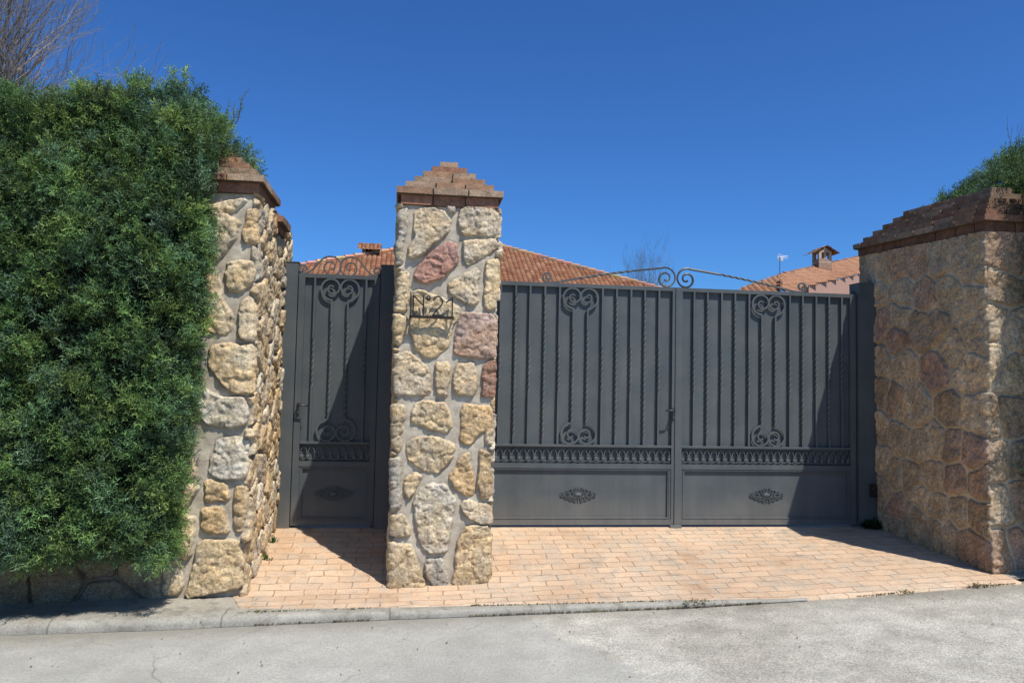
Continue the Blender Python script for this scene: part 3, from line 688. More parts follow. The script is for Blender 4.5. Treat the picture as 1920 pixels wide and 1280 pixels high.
def gate_frame(parent, x0, x1, zt, ls, rs, rec=.030):
    "stiles ls, rs wide; three rails, lower moulding; sheet panels set back by rec"
    mb = MB(); d = .038
    z = [.022, .068, .500, .542, .684, .704, zt-.034, zt]
    mb.box(x0, x0+ls, 0, d, z[0], z[7]); mb.box(x1-rs, x1, 0, d, z[0], z[7])
    a, b = x0+ls, x1-rs
    mb.box(a, b, .001, d-.001, z[6], z[7]-.001); mb.box(a, b, .001, d-.001, z[2], z[3]); mb.box(a, b, -.004, d-.001, z[4], z[5]); mb.box(a, b, .001, d-.001, z[0]+.001, z[1])
    mb.build('frame', PAINT, parent)
    up = MB(); up.box(a, b, rec, rec+.003, z[5], z[6]); 
    up.build('sheet_panel', PAINT, parent)
    ob = MB(); ob.box(a, b, rec+.004, rec+.007, z[3], z[4]); ob.build('band_backing', PAINT, parent)
    lo = MB(); lo.box(a+.030, b-.030, .022, .025, z[1]+.018, z[2]-.022); lo.build('lower_panel', PAINT, parent)
    mo = MB(); q = .030
    mo.box(a, a+q, .006, .030, z[1], z[2]); mo.box(b-q, b, .006, .030, z[1], z[2])
    mo.box(a+q, b-q, .0065, .030, z[2]-.022, z[2]); mo.box(a+q, b-q, .0065, .030, z[1], z[1]+.018)
    # thin raised bead
    for (u, v, s_, t_) in ((a+.012, a+.018, z[1]+.01, z[2]-.01), (b-.018, b-.012, z[1]+.01, z[2]-.01)): mo.box(u, v, .002, .006, s_, t_)
    for (s_, t_) in ((z[2]-.014, z[2]-.008), (z[1]+.006, z[1]+.012)): mo.box(a+.018, b-.018, .0025, .0065, s_, t_)
    mo.build('moulding', PAINT, parent)
    return z, a, b
def lever(parent, x, z, dirn, y=0):
    "thin lever turned to dirn, on a slim back plate with keyhole"
    mb = MB(); mb.box(x-.010, x+.010, y-.005, y, z-.085, z+.018); pl = mb.build('handle_plate', STEEL_D, parent)
    h = MB(); h.tube([(x, y-.002, z), (x, y-.048, z), (x+dirn*.006, y-.055, z), (x+dirn*.03, y-.058, z+.001), (x+dirn*.085, y-.057, z-.001)], .0065, 8); h.build('handle', STEEL_D, parent, smooth=True)
    k = MB(); k.tube([(x, y-.004, z-.062), (x, y-.022, z-.062)], .0085, 10); k.build('lock_cylinder', STEEL, parent)
STEEL_D = simple('dark_steel', (.10, .105, .11), .35, .3, 50, .6)
ZT = 2.087
# driveway leaves
BL = [-1.55, -1.419, -1.295, -1.166, -1.038, None, None, -.658, -.532, -.403, -.279, -.150]
BR = [.170, .293, .424, .548, .679, None, None, 1.062, 1.184, 1.313, 1.436, 1.559]
def crest(parent, xa, za, xb, zb, s, y):
    "long twisted rod rising from a small scroll to a large scroll beside the meeting line"
    mb = MB()
    # small scroll near the hinge side
    P = []
    for i in range(35):
        t = i/34; a = 2*math.pi*1.35*(1-t); r = .012+.034*t; P.append((xa-s*r*math.sin(a), za+.049-r*math.cos(a)))
    Pm = [(xa+s*.04, za+.003), (xa+s*.10, za+.010)]
    Q = []
    for i in range(50):
        t = i/49; a = -.42+(1.62*2*math.pi+.42)*t; r = .086*(1-t)**.9+.012; Q.append((xb+s*r*math.sin(a), zb+r*math.cos(a)))
    S0, S1 = Vector(Pm[-1]), Vector(Q[0]); n = 110; D = (S1-S0)
    mid = [tuple(S0+D*t+Vector((0, .012*math.sin(math.pi*t)))) for t in [i/n for i in range(1, n)]]
    allp = P+Pm+mid+Q
    Ls = 0; La = []
    for i in range(1, len(allp)):
        Ls += (Vector(allp[i])-Vector(allp[i-1])).length; La.append(Ls)
    iS = len(P)+len(Pm)+int(n*.18); iE = len(P)+len(Pm)+int(n*.70)
    mb.bar(allp, .0145, .0145, y, lambda l: 0 if l < La[iS] else (min(l, La[iE])-La[iS])*2*math.pi/.24)
    return mb.build('crest_scroll', PAINT, parent)
gl = thing('gate_leaf', 'grey metal driveway gate leaf beside the centre pillar, fitted with the lever handle', 'gate', (-.85, 0, 0), 'pair of driveway gate leaves')
z, a, b = gate_frame(gl, -1.69, -.006, ZT, .055, .024)
for i, x in enumerate(BL):
    if x is not None: vbar(gl, x, z[5], z[6], 'mid' if (i % 2 == 0) == (i < 6) else 'full', .0095)
scroll_pair(gl, -.853, .0635, z[6], z[5], .009)
ornament_band(gl, a+.003, b-.003, z[3]+.002, z[4]-.012, .016)
emblem(gl, -.846, .277, .017)
crest(gl, -1.146, ZT+.001, -.088, 2.166, 1, .018)
lever(gl, -.017, 1.008, -1, -.001)
gr = thing('gate_leaf', 'grey metal driveway gate leaf beside the right wall, partly in diagonal shadow', 'gate', (.85, 0, 0), 'pair of driveway gate leaves')
z, a, b = gate_frame(gr, .007, 1.69, ZT, .056, .055)
st = MB(); st.box(-.001, .060, -.007, -.0005, .012, ZT-.002); st.build('cover_strip', PAINT, gr)
for i, x in enumerate(BR):
    if x is not None: vbar(gr, x, z[5], z[6], 'mid' if (i % 2 == 0) == (i < 6) else 'full', .0095)
scroll_pair(gr, .862, .0635, z[6], z[5], .009)
ornament_band(gr, a+.003, b-.003, z[3]+.002, z[4]-.012, .016)
emblem(gr, .852, .277, .017)
crest(gr, 1.178, ZT+.001, .100, 2.166, -1, .018)
# pedestrian gate
pg = thing('pedestrian_gate', 'narrow grey metal door with facing scrolls on top, mostly in the pillar shadow', 'gate', (-2.9, 0, 0))
z, a, b = gate_frame(pg, -3.236, -2.572, ZT, .052, .045)
for x, m_ in ((-3.104, 'mid'), (-2.684, 'mid')): vbar(pg, x, z[5], z[6], m_, .0095)
scroll_pair(pg, -2.897, .0665, z[6], z[5], .009)
ornament_band(pg, a+.003, b-.003, z[3]+.002, z[4]-.012, .016)
emblem(pg, -2.90, .277, .017)
for s in (-1, 1):
    mb = MB(); cx = -2.903; y = .018
    P = []; sg = -s
    for i in range(30):     # small outer spiral, from its eye outwards
        t = i/29; aa = 2*math.pi*1.35*(1-t); r = .010+.028*t; P.append((cx+s*.298-sg*r*math.sin(aa), ZT+.040-r*math.cos(aa)))
    Q = []
    for i in range(50):
        t = i/49; aa = -1.0+(1.55*2*math.pi+1.0)*t; r = .088*(1-t)**.9+.012; Q.append((cx+s*.078+sg*r*math.sin(aa), ZT+.060+r*math.cos(aa)*.98))
    p0, p3 = Vector(P[-1]), Vector(Q[0]); p1 = p0+Vector((sg*.06, 0)); p2 = p3-Vector((sg*.05, .055))
    Bz = [tuple(p0*(1-t)**3+p1*3*t*(1-t)**2+p2*3*t*t*(1-t)+p3*t**3) for t in [k/12 for k in range(1, 12)]]
    mb.bar(P+Bz+Q, .0125, .012, y+s*.0005, None, lambda t: 1.05-.25*t); mb.build('crest_scroll', PAINT, pg)
lever(pg, -3.205, .998, 1, -.001)
# posts
def post(x0, x1, zt, y0, y1, label):
    t = thing('gate_post', label, 'gate post', ((x0+x1)/2, (y0+y1)/2, 0), 'square steel gate posts')
    mb = MB(); mb.box(x0, x1, y0, y1, -.05, zt); mb.build('shaft', PAINT, t)
    c = MB(); c.box(x0-.004, x1+.004, y0-.004, y1+.004, zt+.0005, zt+.007); c.build('cap_plate', PAINT, t)
    g = MB(); g.box(x0-.03, x1+.03, .046, .052, -.04, zt-.06); g.build('stop_strip', PAINT, t)
    return t
post(-3.368, -3.242, 2.172, -.012, .10, 'grey steel post between the left stone wall and the narrow door')
post(-2.566, -2.436, 2.172, -.030, .10, 'dark shaded steel post between the narrow door and the stone pillar')
post(1.700, 1.872, 2.182, -.030, .12, 'dark shaded steel post against the right stone wall')
hb = thing('photocell', 'small black photocell box fixed low on the right gate post', 'sensor', (1.81, -.04, .32))
mb = MB(); mb.box(1.795, 1.84, -.062, -.031, .27, .385, .0); mb.build('housing', IRON, hb)
mb = MB(); mb.tube([(1.8175, -.061, .35), (1.8175, -.066, .35)], .013, 12); mb.build('lens', STEEL_D, hb)
gst = MB(); gst.box(-.045, .055, -.035, .03, -.01, .020, .002); tag(gst.build('gate_stop', PAINT), 'small metal stop on the paving under the meeting gate leaves', 'gate stop')

# ------------------------------------------------------------------ house number
hn = thing('house_number', 'wrought iron N 21 house number on a flat bar, standing off the pillar face', 'house number', (-2.17, -1.16, 1.64))
K = .00373/12.8*1.0; NX = lambda X: -2.318+((740+X/12.8)-770)*.00373; NZ = lambda Y: 1.648+(597-(530+Y/12.8))*.00373
yn = -1.190; T_ = .0092
def glyph(name, strokes):
    mb = MB()
    for st_ in strokes: mb.bar([(NX(x), NZ(y)) for x, y in st_], T_, .007, yn+random.random()*.0008)
    return mb.build(name, IRON, hn)
glyph('letter', [[(450, 318), (450, 805)], [(452, 335), (690, 575)], [(690, 318), (690, 805)]])
arc = [(805+40*math.cos(t), 375-40*math.sin(t)) for t in [k*2*math.pi/16 for k in range(17)]]
glyph('ordinal_mark', [arc, [(760, 437), (850, 437)]])
two = [(925, 440), (935, 400), (965, 365), (1005, 347), (1045, 345), (1090, 362), (1125, 400), (1140, 450), (1137, 505), (1115, 555), (1070, 605), (1015, 660), (965, 725), (925, 790)]
glyph('digit', [two, [(900, 793), (1160, 793)]])
glyph('digit', [[(1222, 482), (1300, 425), (1372, 368)], [(1378, 345), (1378, 810)]])
mb = MB(); mb.box(NX(395), NX(1420), yn-.010, yn+.013, NZ(868), NZ(812)); mb.build('base_bar', IRON, hn)
for x in (385, 1410):
    mb = MB(); mb.box(NX(x)-.004, NX(x)+.004, yn+.0135, -1.10, NZ(862), NZ(820)); mb.build('bracket', IRON, hn)
mb = MB(); mb.box(NX(385)-.003, NX(385)+.003, yn+.004, yn+.010, NZ(811), NZ(240)); mb.build('upright', IRON, hn)

# ------------------------------------------------------------------ hedges
def sprig_templates(n=10):
    "feathery cypress sprays: unit length along z, returned as (faces,4,3) arrays and a tip value per face"
    T = []
    for k in range(n):
        rg = np.random.default_rng(100+k); Q = []; tip = []
        def blade(p, d, L, wd, t0):
            d = d/np.linalg.norm(d); s = np.cross(d, rg.normal(size=3)); s /= np.linalg.norm(s)+1e-9
            m = p+d*L*.5+rg.normal(size=3)*L*.05
            Q.append([p, m+s*wd, p+d*L, m-s*wd]); tip.append(t0)
        bend = rg.normal(size=3)*.12; bend[2] = 0
        c = lambda t: np.array([bend[0]*t*t, bend[1]*t*t, t])
        blade(c(0), c(.55)-c(0), .56, .030, .1); blade(c(.5), c(1)-c(.5), .52, .032, .8)
        nb = 8; az = rg.random()*6.28
        for i in range(nb):
            t = .12+.80*i/nb; az += 2.4+rg.normal()*.3
            L = .46*(1-t*.72)*(.8+.4*rg.random()); el = .75+rg.random()*.35
            d = np.array([math.cos(az)*math.sin(el), math.sin(az)*math.sin(el), math.cos(el)])
            blade(c(t), d, L, .034, .35+.5*t)
            for q in (0.45, 0.8):
                e = d+rg.normal(size=3)*.55; blade(c(t)+d*L*q, e, L*.48, .027, .55+.5*t*rg.random())
        T.append((np.array(Q), np.array(tip)))
    return T
SPR = sprig_templates()
def place_sprigs(name, pts, dirs, lens, cols, material, parent):
    n = len(pts); rg = np.random.default_rng(5); pick = rg.integers(0, len(SPR), n); Vs = []; Cs = []
    up = np.array([.31, .17, .93])
    z = dirs/np.linalg.norm(dirs, axis=1)[:, None]
    x = np.cross(z, up+rg.normal(size=(n, 3))*.5); x /= np.linalg.norm(x, axis=1)[:, None]; y = np.cross(z, x)
    R = np.stack([x, y, z], -1)
    for k, (Q, tip) in enumerate(SPR):
        m = np.where(pick == k)[0]
        if not len(m): continue
        V = np.einsum('nij,fqj->nfqi', R[m], Q)*lens[m][:, None, None, None]+pts[m][:, None, None, :]
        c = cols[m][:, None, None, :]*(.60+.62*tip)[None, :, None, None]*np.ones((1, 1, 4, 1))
        Vs.append(V.reshape(-1, 3)); Cs.append(c.reshape(-1, 3))
    V = np.concatenate(Vs); Cc = np.concatenate(Cs); F = np.arange(len(V)).reshape(-1, 4)
    return mesh_np(name, V, F, material, parent, col=Cc)
GREEN = np.array([[.185, .290, .115], [.215, .310, .115], [.168, .265, .145], [.255, .335, .125], [.195, .280, .175]])
def hedge_foliage(parent, faces, seed, spacing, per, Lr=(.055, .105), tone=1.0):
    """faces: list of (origin, U, V, normal, density, warp fn). Clumps of sprays spread over each face"""
    rg = np.random.default_rng(seed); P = []; D = []; Ls = []; Cl = []
    for (o, U, V, nrm, dens, fn) in faces:
        o, U, V, nrm = map(lambda q: np.array(q, float), (o, U, V, nrm)); A = np.linalg.norm(U)*np.linalg.norm(V)
        n = int(A/spacing**2*dens)
        a = rg.random(n); b = rg.random(n)
        base = o+a[:, None]*U+b[:, None]*V
        bulge = rg.normal(size=n)*.036
        cpos = base+nrm*bulge[:, None]
        if fn is not None: cpos = fn(cpos)
        dc = nrm+rg.normal(size=(n, 3))*.38+np.array([0, 0, .30]); dc /= np.linalg.norm(dc, axis=1)[:, None]
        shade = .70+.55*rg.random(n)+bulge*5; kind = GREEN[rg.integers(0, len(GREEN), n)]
        m = int(per)
        off = rg.normal(size=(n, m, 3)); off /= np.linalg.norm(off, axis=2)[..., None]; off *= (rg.random((n, m, 1))**.5)*.062
        pp = cpos[:, None, :]+off-dc[:, None, :]*.05
        dd = dc[:, None, :]*.9+off/.055*.75+rg.normal(size=(n, m, 3))*.28
        P.append(pp.reshape(-1, 3)); D.append(dd.reshape(-1, 3))
        Ls.append((Lr[0]+(Lr[1]-Lr[0])*rg.random(n*m))*np.repeat(.85+.35*rg.random(n), m))
        Cl.append((kind*shade[:, None])[:, None, :].repeat(m, 1).reshape(-1, 3)*(.85+.3*rg.random((n*m, 1))))
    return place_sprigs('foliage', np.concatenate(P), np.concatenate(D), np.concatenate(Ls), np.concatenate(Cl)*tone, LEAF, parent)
def lump(x, y, k=0): return fbm(x*2.1+31, y*2.1+17, k, 3)-.5
DARK = simple('hedge_shade_core', (.012, .018, .008), .95, .3, 20)  # near-black box inside the foliage, stands in for deep shade and blocks light
TWIG = simple('dry_twig', (.20, .15, .10), .9, .3, 30)
def hedge_core(parent, x0, x1, y0, y1, z0, z1, fn):
    mb = MB(); xs = np.arange(x0, x1+.01, .15); zs = np.arange(z0, z1+.01, .15)
    mb.box(x0, x1, y0, y1, z0, z1); return mb.build('shade_core', DARK, parent)
LH = thing('hedge', 'tall dense green cypress hedge overhanging the stone wall on the left', 'hedge', (-5.2, -1.1, -.2))
def lh_face(p):
    q = p.copy(); x, z = p[:, 0], p[:, 2]
    q[:, 1] -= lump(x, z, 0)*.20+sstep(2.3, 2.9, z)*-.12+(fbm(x*7+3, z*8, 3, 2)-.5)*.16-.02
    q[:, 2] += np.where(z > 2.9, lump(x, x, 1)*.18, 0)
    q[:, 2] += np.where(z < .2, lump(x*2.5, x, 2)*.14, 0)
    return q
def lh_side(p):
    # right hand end: leans out to the right as it rises and spills over the cap
    q = p.copy(); z, y = p[:, 2], p[:, 1]
    q[:, 0] += (fbm(y*8, z*8, 2, 2)-.5)*.10+np.interp(z, [.05, .6, 1.4, 2.1, 2.45, 2.65, 2.85, 3.0], [-.02, .0, .03, .06, .05, .03, .26, .16])+lump(y*1.5, z*1.5, 1)*.14
    return q
def lh_top(p):
    q = p.copy(); q[:, 2] += lump(p[:, 0]*1.6, p[:, 1]*1.6, 2)*.20+.08-.06*sstep(-4.1, -4.9, p[:, 0])+.09*sstep(-4.15, -3.85, p[:, 0])+.03*sstep(-1.3, -.5, p[:, 1]); return q
hx0, hx1, hy0, hy1, hz0, hz1 = -5.4, -3.77, -1.60, -.25, .10, 2.96
faces = [((hx0, hy0, hz0), (hx1-hx0, 0, 0), (0, 0, hz1-hz0), (0, -1, .05), 1.3, lh_face),
         ((-5.4, hy0+.11, 1.9), (1.7, 0, 0), (0, 0, 1.0), (0, -1, .2), .8, lh_face),
         ((-5.4, hy0+.09, .2), (1.7, 0, 0), (0, 0, 1.8), (0, -1, .1), .35, lh_face),
         ((-7.6, hy0, hz0), (hx0+7.6, 0, 0), (0, 0, hz1-hz0), (0, -1, .05), .45, lh_face),
         ((hx1, hy0+.05, hz0), (0, .30, 0), (0, 0, 2.1), (1, -.1, .05), 1.7, lh_side),
         ((hx1, hy0+.05, 2.0), (0, 1.2, 0), (0, 0, .85), (1, -.1, .15), 1.25, lh_side),
         ((hx0, hy0+.05, hz1), (hx1-hx0, 0, 0), (0, 1.2, 0), (0, -.15, 1), .8, lh_top),
         ((-7.6, hy0+.05, hz1), (hx0+7.6, 0, 0), (0, 1.2, 0), (0, -.15, 1), .35, lh_top),
         ((hx0, hy0, hz0), (hx1-hx0, 0, 0), (0, .35, 0), (0, -.3, -1), 1.0, None),
         ((-3.88, -1.54, 2.28), (.10, 0, 0), (0, 0, .70), (.2, -1, .1), 1.6, None),
         ((-4.05, -1.48, 2.78), (.40, 0, 0), (0, .5, .20), (.2, -.6, 1), 1.4, None),
         ((hx1-.05, hy0+.15, 2.62), (.16, 0, 0), (0, .9, .0), (.5, 0, 1), 1.2, None)]
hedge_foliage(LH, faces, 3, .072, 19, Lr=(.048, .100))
mb = MB(); mb.box(-7.6, hx1-.05, hy0+.11, -1.28, hz0+.10, 2.3); mb.box(-7.6, hx1-.14, hy0+.34, hy1-.05, 2.3, hz1-.16); mb.build('shade_core', DARK, LH)
mb = MB()
# a few leggy shoots standing above the clipped top
shoots = [(-4.62, .12), (-4.25, .16), (-4.05, .22), (-3.92, .14), (-3.80, .20), (-3.74, .30), (-3.66, .24), (-3.58, .28), (-4.4, .10), (-4.8, .10)]
sp, sd_, sl_, sc_ = [], [], [], []
for i, (x, h) in enumerate(shoots):
    y = -1.25+random.random()*.4; lean = max(0, (x+4.1))*.55; n = 9; pts = []
    for k in range(n+1):
        t = k/n; p = (x+lean*h*t*1.5+.02*math.sin(5*t+i), y+.01*math.cos(4*t), 2.93+h*t*.95); pts.append(p)
        if k > 1:
            for q in range(2):
                sp.append(p); sd_.append((random.gauss(0, .6)+lean*.5, random.gauss(0, .5), .9)); sl_.append(.055*(1.25-t)); sc_.append(GREEN[i % 5]*(.9+.3*random.random()))
    mb = MB(); mb.tube(pts, [.004*(1-.6*k/n) for k in range(n+1)], 4); mb.build('shoot', TWIG, LH)
place_sprigs('shoot_leaves', np.array(sp), np.array(sd_), np.array(sl_), np.array(sc_), LEAF, LH)

RH = thing('hedge', 'dark green hedge top showing above the stepped brick cap at the far right', 'hedge', (4.5, -.5, -.1))
def rh_lump(p):
    q = p.copy(); q[:, 0] -= lump(p[:, 1]*1.5, p[:, 2]*1.5, 1)*.12; q[:, 1] -= lump(p[:, 0], p[:, 2], 0)*.12
    q[:, 2] += lump(p[:, 0]*2, p[:, 1]*2, 2)*.14; return q
def rh_slope(p):
    q = rh_lump(p); q[:, 2] += np.interp(p[:, 0], [2.6, 2.8, 3.0, 3.4, 4.0, 5], [-.22, -.02, .12, .42, .65, .7]); return q
faces = [((2.62, -.30, 2.50), (0, .62, 0), (0, 0, .30), (-1, 0, .2), 1.3, rh_slope),
         ((2.60, -.7, 3.0), (4.4, 0, 0), (0, 1.4, 0), (-.3, -.3, 1), .9, rh_slope),
         ((2.66, -.74, 2.60), (2.0, 0, 0), (0, 0, .55), (0, -1, .2), 1.5, rh_slope),
         ((2.27, -1.80, .15), (2.2, 0, 0), (0, 0, 2.95), (0, -1, .05), .85, rh_lump),
         ((2.27+2.2, -1.80, .15), (2.2, 0, 0), (0, 0, 2.95), (0, -1, .05), .4, rh_lump),
         ((2.27, -1.80, .15), (0, .38, 0), (0, 0, 2.85), (-1, 0, .05), 1.0, rh_lump),
         ((2.27, -1.80, 3.05), (4.2, 0, 0), (0, .9, 0), (0, 0, 1), .4, rh_lump)]
hedge_foliage(RH, faces, 9, .072, 11, Lr=(.06, .12), tone=.8)
mb = MB(); mb.box(2.27+.16, 7.0, -1.68, -1.50, .25, 2.9); mb.box(3.15, 7.0, -.55, .45, 2.3, 3.10); mb.build('shade_core', DARK, RH)
mb = MB(); sp, sd_, sl_, sc_ = [], [], [], []
for i in range(26):
    x = 2.62+random.random()**1.2*1.3; y = -.55+random.random()*.6; z0 = 2.97+float(np.interp(x, [2.6, 2.8, 3.0, 3.4, 4.0], [-.22, -.02, .12, .42, .65])); h = (.06+random.random()*.14) if i < 18 else .35+random.random()*.2
    if i >= 18: x = 3.0+random.random()*.2; y = -.45+random.random()*.2; z0 = 3.2
    n = 8; pts = []; lx = random.uniform(-.15, .1)
    for k in range(n+1):
        t = k/n; p = (x+lx*h*t+.012*math.sin(7*t+i), y, z0+h*t); pts.append(p)
        if k > 0 and random.random() < .8:
            sp.append(p); sd_.append((random.gauss(0, .8), random.gauss(0, .5), .8)); sl_.append(.05*(1.3-t)); sc_.append(GREEN[i % 5]*.8)
    mb = MB(); mb.tube(pts, [.0028*(1-.6*k/n) for k in range(n+1)], 4); mb.build('shoot', TWIG, RH)
place_sprigs('shoot_leaves', np.array(sp), np.array(sd_), np.array(sl_), np.array(sc_), LEAF, RH)

# ------------------------------------------------------------------ bare trees
BARK = simple('pale_bark', (.31, .265, .23), .85, .35, 6)
BARK2 = simple('grey_twigs', (.24, .20, .18), .9, .3, 2)
def branch(mb, p, d, L, r, lvl, rg, bias, kids, wig=.10, sides=5, gen=.62):
    n = 7; pts = [Vector(p)]; rad = [r]; d = Vector(d).normalized(); step = L/n; q = Vector(p)
    for i in range(n):
        d = (d+Vector((rg.gauss(0, wig), rg.gauss(0, wig), rg.gauss(0, wig)))+Vector(bias)*.12).normalized()
        q = q+d*step; pts.append(q.copy()); rad.append(max(r*(1-.72*(i+1)/n), .0022))
    mb.tube([tuple(a) for a in pts], rad, sides if lvl > 1 else 3, cap=False)
    if lvl == 0: return
    for k in range(kids[lvl]):
        i = rg.randint(1, n); dd = (pts[i]-pts[i-1]).normalized()
        ax = Vector((rg.gauss(0, 1), rg.gauss(0, 1), rg.gauss(0, 1))).normalized()
        nd = (dd+dd.cross(ax)*rg.uniform(.5, 1.0)).normalized()
        branch(mb, pts[i], nd, L*gen*rg.uniform(.7, 1.1), rad[i]*.62, lvl-1, rg, bias, kids, wig*1.1, sides, gen)
def bare_tree(name, label, base, h, limbs, kids, seed, r0, bias, bark, group=None, gen=.62, wig=.10, loc=None):
    t = thing(name, label, 'tree', base, group); rg = random.Random(seed); B = Vector(base)
    tr = MB(); top = B+Vector((.05, 0, h)); tr.tube([tuple(B), tuple(B+Vector((.04, .02, h*.5))), tuple(top)], [r0*1.3, r0, r0*.9], 9); tr.build('trunk', bark, t, smooth=True)
    cr = MB()
    for (dx, dy, dz, L) in limbs: branch(cr, top-Vector((0, 0, rg.uniform(0, h*.15))), (dx, dy, dz), L, r0*.55, 3, rg, bias, kids, wig, 6, gen)
    cr.build('crown', bark, t); return t
bare_tree('bare_tree', 'leafless pale barked tree reaching up behind the left hedge', (-8.95, 5.0, -.02), 2.7,
          [(.85, .1, 2.3, 3.0), (.65, -.2, 2.2, 3.2), (.45, .2, 2.2, 3.8), (.1, -.1, 2.2, 4.0), (-.5, .2, 2.0, 3.6), (-1, 0, 1.5, 3.2), (.6, .5, 1.9, 3.5), (.2, -.5, 2.0, 3.8), (.4, .05, 1.95, 3.4), (.6, -.1, 2.3, 3.2)],
          {3: 6, 2: 6, 1: 6}, 4, .13, (.15, 0, .9), BARK)
for (cx, cz, Yd, hh, sd_n, lab) in ((1212, 455, 42., 4.3, 8, 'faint bare tree with upright twigs far behind the meeting gate leaves'),):
    top = at(cx, cz, Yd); base = (float(top[0]), Yd, -.02); H_ = float(top[2])
    bare_tree('bare_tree', lab, base, H_*.40, [(math.cos(a)*.42, math.sin(a)*.42, 1.5, H_*.40*(.7+.3*math.cos(a*2)**2)) for a in [k*.7 for k in range(9)]]+[(.95, .1, 1.3, H_*.36), (-.95, .1, 1.2, H_*.36)],
              {3: 7, 2: 6, 1: 4}, sd_n, .08, (0, 0, 1.3), BARK2, gen=.55, wig=.06)

# ------------------------------------------------------------------ houses behind
TILE = roof_mat('clay_tiles'); WALLM = simple('cream_render', (.55, .44, .33), .9, .12, 3); WALLP = simple('salmon_render', (.52, .33, .25), .9, .1, 3)
def tile_plane(name, parent, poly, down, colw, roww, pal, amp=.045, seed=0, clip=True):
    """barrel tiles over a planar polygon: columns run along 'down', rows stepped"""
    P = [Vector(p) for p in poly]; nrm = (P[1]-P[0]).cross(P[2]-P[0]).normalized()
    if nrm.z < 0: nrm = -nrm
    dn = Vector(down); dn = (dn-nrm*dn.dot(nrm)).normalized(); u = dn.cross(nrm).normalized(); o = P[0]
    Q = np.array([[(p-o).dot(u), (p-o).dot(dn)] for p in P]); lo, hi = Q.min(0), Q.max(0)
    nu = 8; us = np.arange(math.floor(lo[0]/colw)*colw, hi[0]+colw, colw/nu)
    r0 = math.floor(lo[1]/roww); r1 = math.ceil(hi[1]/roww); vs = []; vh = []
    for r in range(r0, r1+1):
        for a, h in ((0.0, .0), (.5, .5), (.985, 1.0)): vs.append((r+a)*roww); vh.append(h)
    U, Vv = np.meshgrid(us, np.array(vs), indexing='ij'); Hh = np.repeat(np.array(vh)[None], len(us), 0)
    ph = (U/colw)%1.0; prof = np.abs(np.sin(np.pi*ph))**.8
    colid = np.floor(U/colw+1e-6).astype(int); rowid = np.floor(Vv/roww+1e-6).astype(int)
    rg = np.random.default_rng(seed); tj = rg.random((256, 256)); tk = rg.random((256, 256))
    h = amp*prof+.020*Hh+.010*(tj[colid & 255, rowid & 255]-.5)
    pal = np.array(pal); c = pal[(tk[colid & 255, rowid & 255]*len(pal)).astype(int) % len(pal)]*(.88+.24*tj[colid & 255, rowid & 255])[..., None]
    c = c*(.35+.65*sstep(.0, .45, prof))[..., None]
    X = np.array(o)+U[..., None]*np.array(u)+Vv[..., None]*np.array(dn)+h[..., None]*np.array(nrm)
    n, m = U.shape; i, j = np.meshgrid(np.arange(n-1), np.arange(m-1), indexing='ij'); a = (i*m+j).ravel()
    F = np.stack([a, a+m, a+m+1, a+1], -1); cu = (U.ravel()[F].mean(1)); cv = (Vv.ravel()[F].mean(1))
    keep = (poly_sd(cu, cv, Q) > -.01) | (not clip)
    return mesh_np(name, X.reshape(-1, 3), F[keep], TILE, parent, col=c.reshape(-1, 3))
RPAL = [(.29, .135, .072), (.33, .165, .09), (.25, .11, .06), (.35, .19, .11), (.30, .145, .08)]
APX = at(880, 447, 33.0); ZE = 5.5
fr = at(1258, 538, 27.0); fr = (float(fr[0]), 27.0, ZE); fl = at(440, 524, 27.0); fl = (float(fl[0]), 27.0, ZE)
bl_, br_ = (fl[0], 39.0, ZE), (fr[0], 39.0, ZE); A_ = tuple(float(q) for q in APX)
h1 = thing('house', 'low house with a dark brown clay tiled hip roof seen over the gates', 'house', ((fl[0]+fr[0])/2, 33, 0))
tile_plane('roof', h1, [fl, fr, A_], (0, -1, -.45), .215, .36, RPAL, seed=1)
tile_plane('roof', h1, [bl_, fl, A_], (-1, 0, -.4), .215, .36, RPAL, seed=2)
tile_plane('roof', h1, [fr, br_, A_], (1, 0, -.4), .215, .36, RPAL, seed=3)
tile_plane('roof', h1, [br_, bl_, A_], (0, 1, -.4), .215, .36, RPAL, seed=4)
rt = MB()
for e in (fl, fr, bl_, br_):
    n = 26; a = Vector(A_); b = Vector(e)
    for i in range(n):
        p = a.lerp(b, i/n); q = a.lerp(b, (i+1.12)/n); rt.col = tuple(x*random.uniform(.9, 1.3) for x in (.50, .31, .20))
        rt.tube([tuple(p+Vector((0, 0, .03))), tuple(q+Vector((0, 0, .06)))], [.095, .125], 7)
rt.build('ridge_tiles', TILE, h1, col=True)
mb = MB(); mb.box(fl[0]+.5, fr[0]-.5, 27.5, 38.5, -.05, ZE-.05); mb.build('wall', WALLM, h1)
GLS = simple('dark_glass', (.03, .035, .04), .15, .1, 3)
for k in range(4): mb = MB(); mb.box(fl[0]+2+k*3.8, fl[0]+3.3+k*3.8, 27.44, 27.497, 1.3, 2.7); mb.build('window', GLS, h1)
c0 = at(693, 471, 30.5)
cz = float(c0[2])+.06; cx = float(c0[0])
ch = MB(); ch.col = (.5, .36, .26)
ch.box(cx-.30, cx+.30, 30.2, 30.8, cz-1.6, cz-.30); 
for sx in (-1, 1):
    for sy in (-1, 1): ch.box(cx+sx*.24-.06, cx+sx*.24+.06, 30.5+sy*.24-.06, 30.5+sy*.24+.06, cz-.299, cz+.02)
chm = ch.build('chimney', WALLM, h1)
tile_plane('chimney_cap', chm, [(cx-.36, 30.1, cz+.02), (cx+.36, 30.1, cz+.02), (cx+.36, 30.5, cz+.24), (cx-.36, 30.5, cz+.24)], (0, -1, -.5), .18, .3, RPAL, seed=5, clip=False)
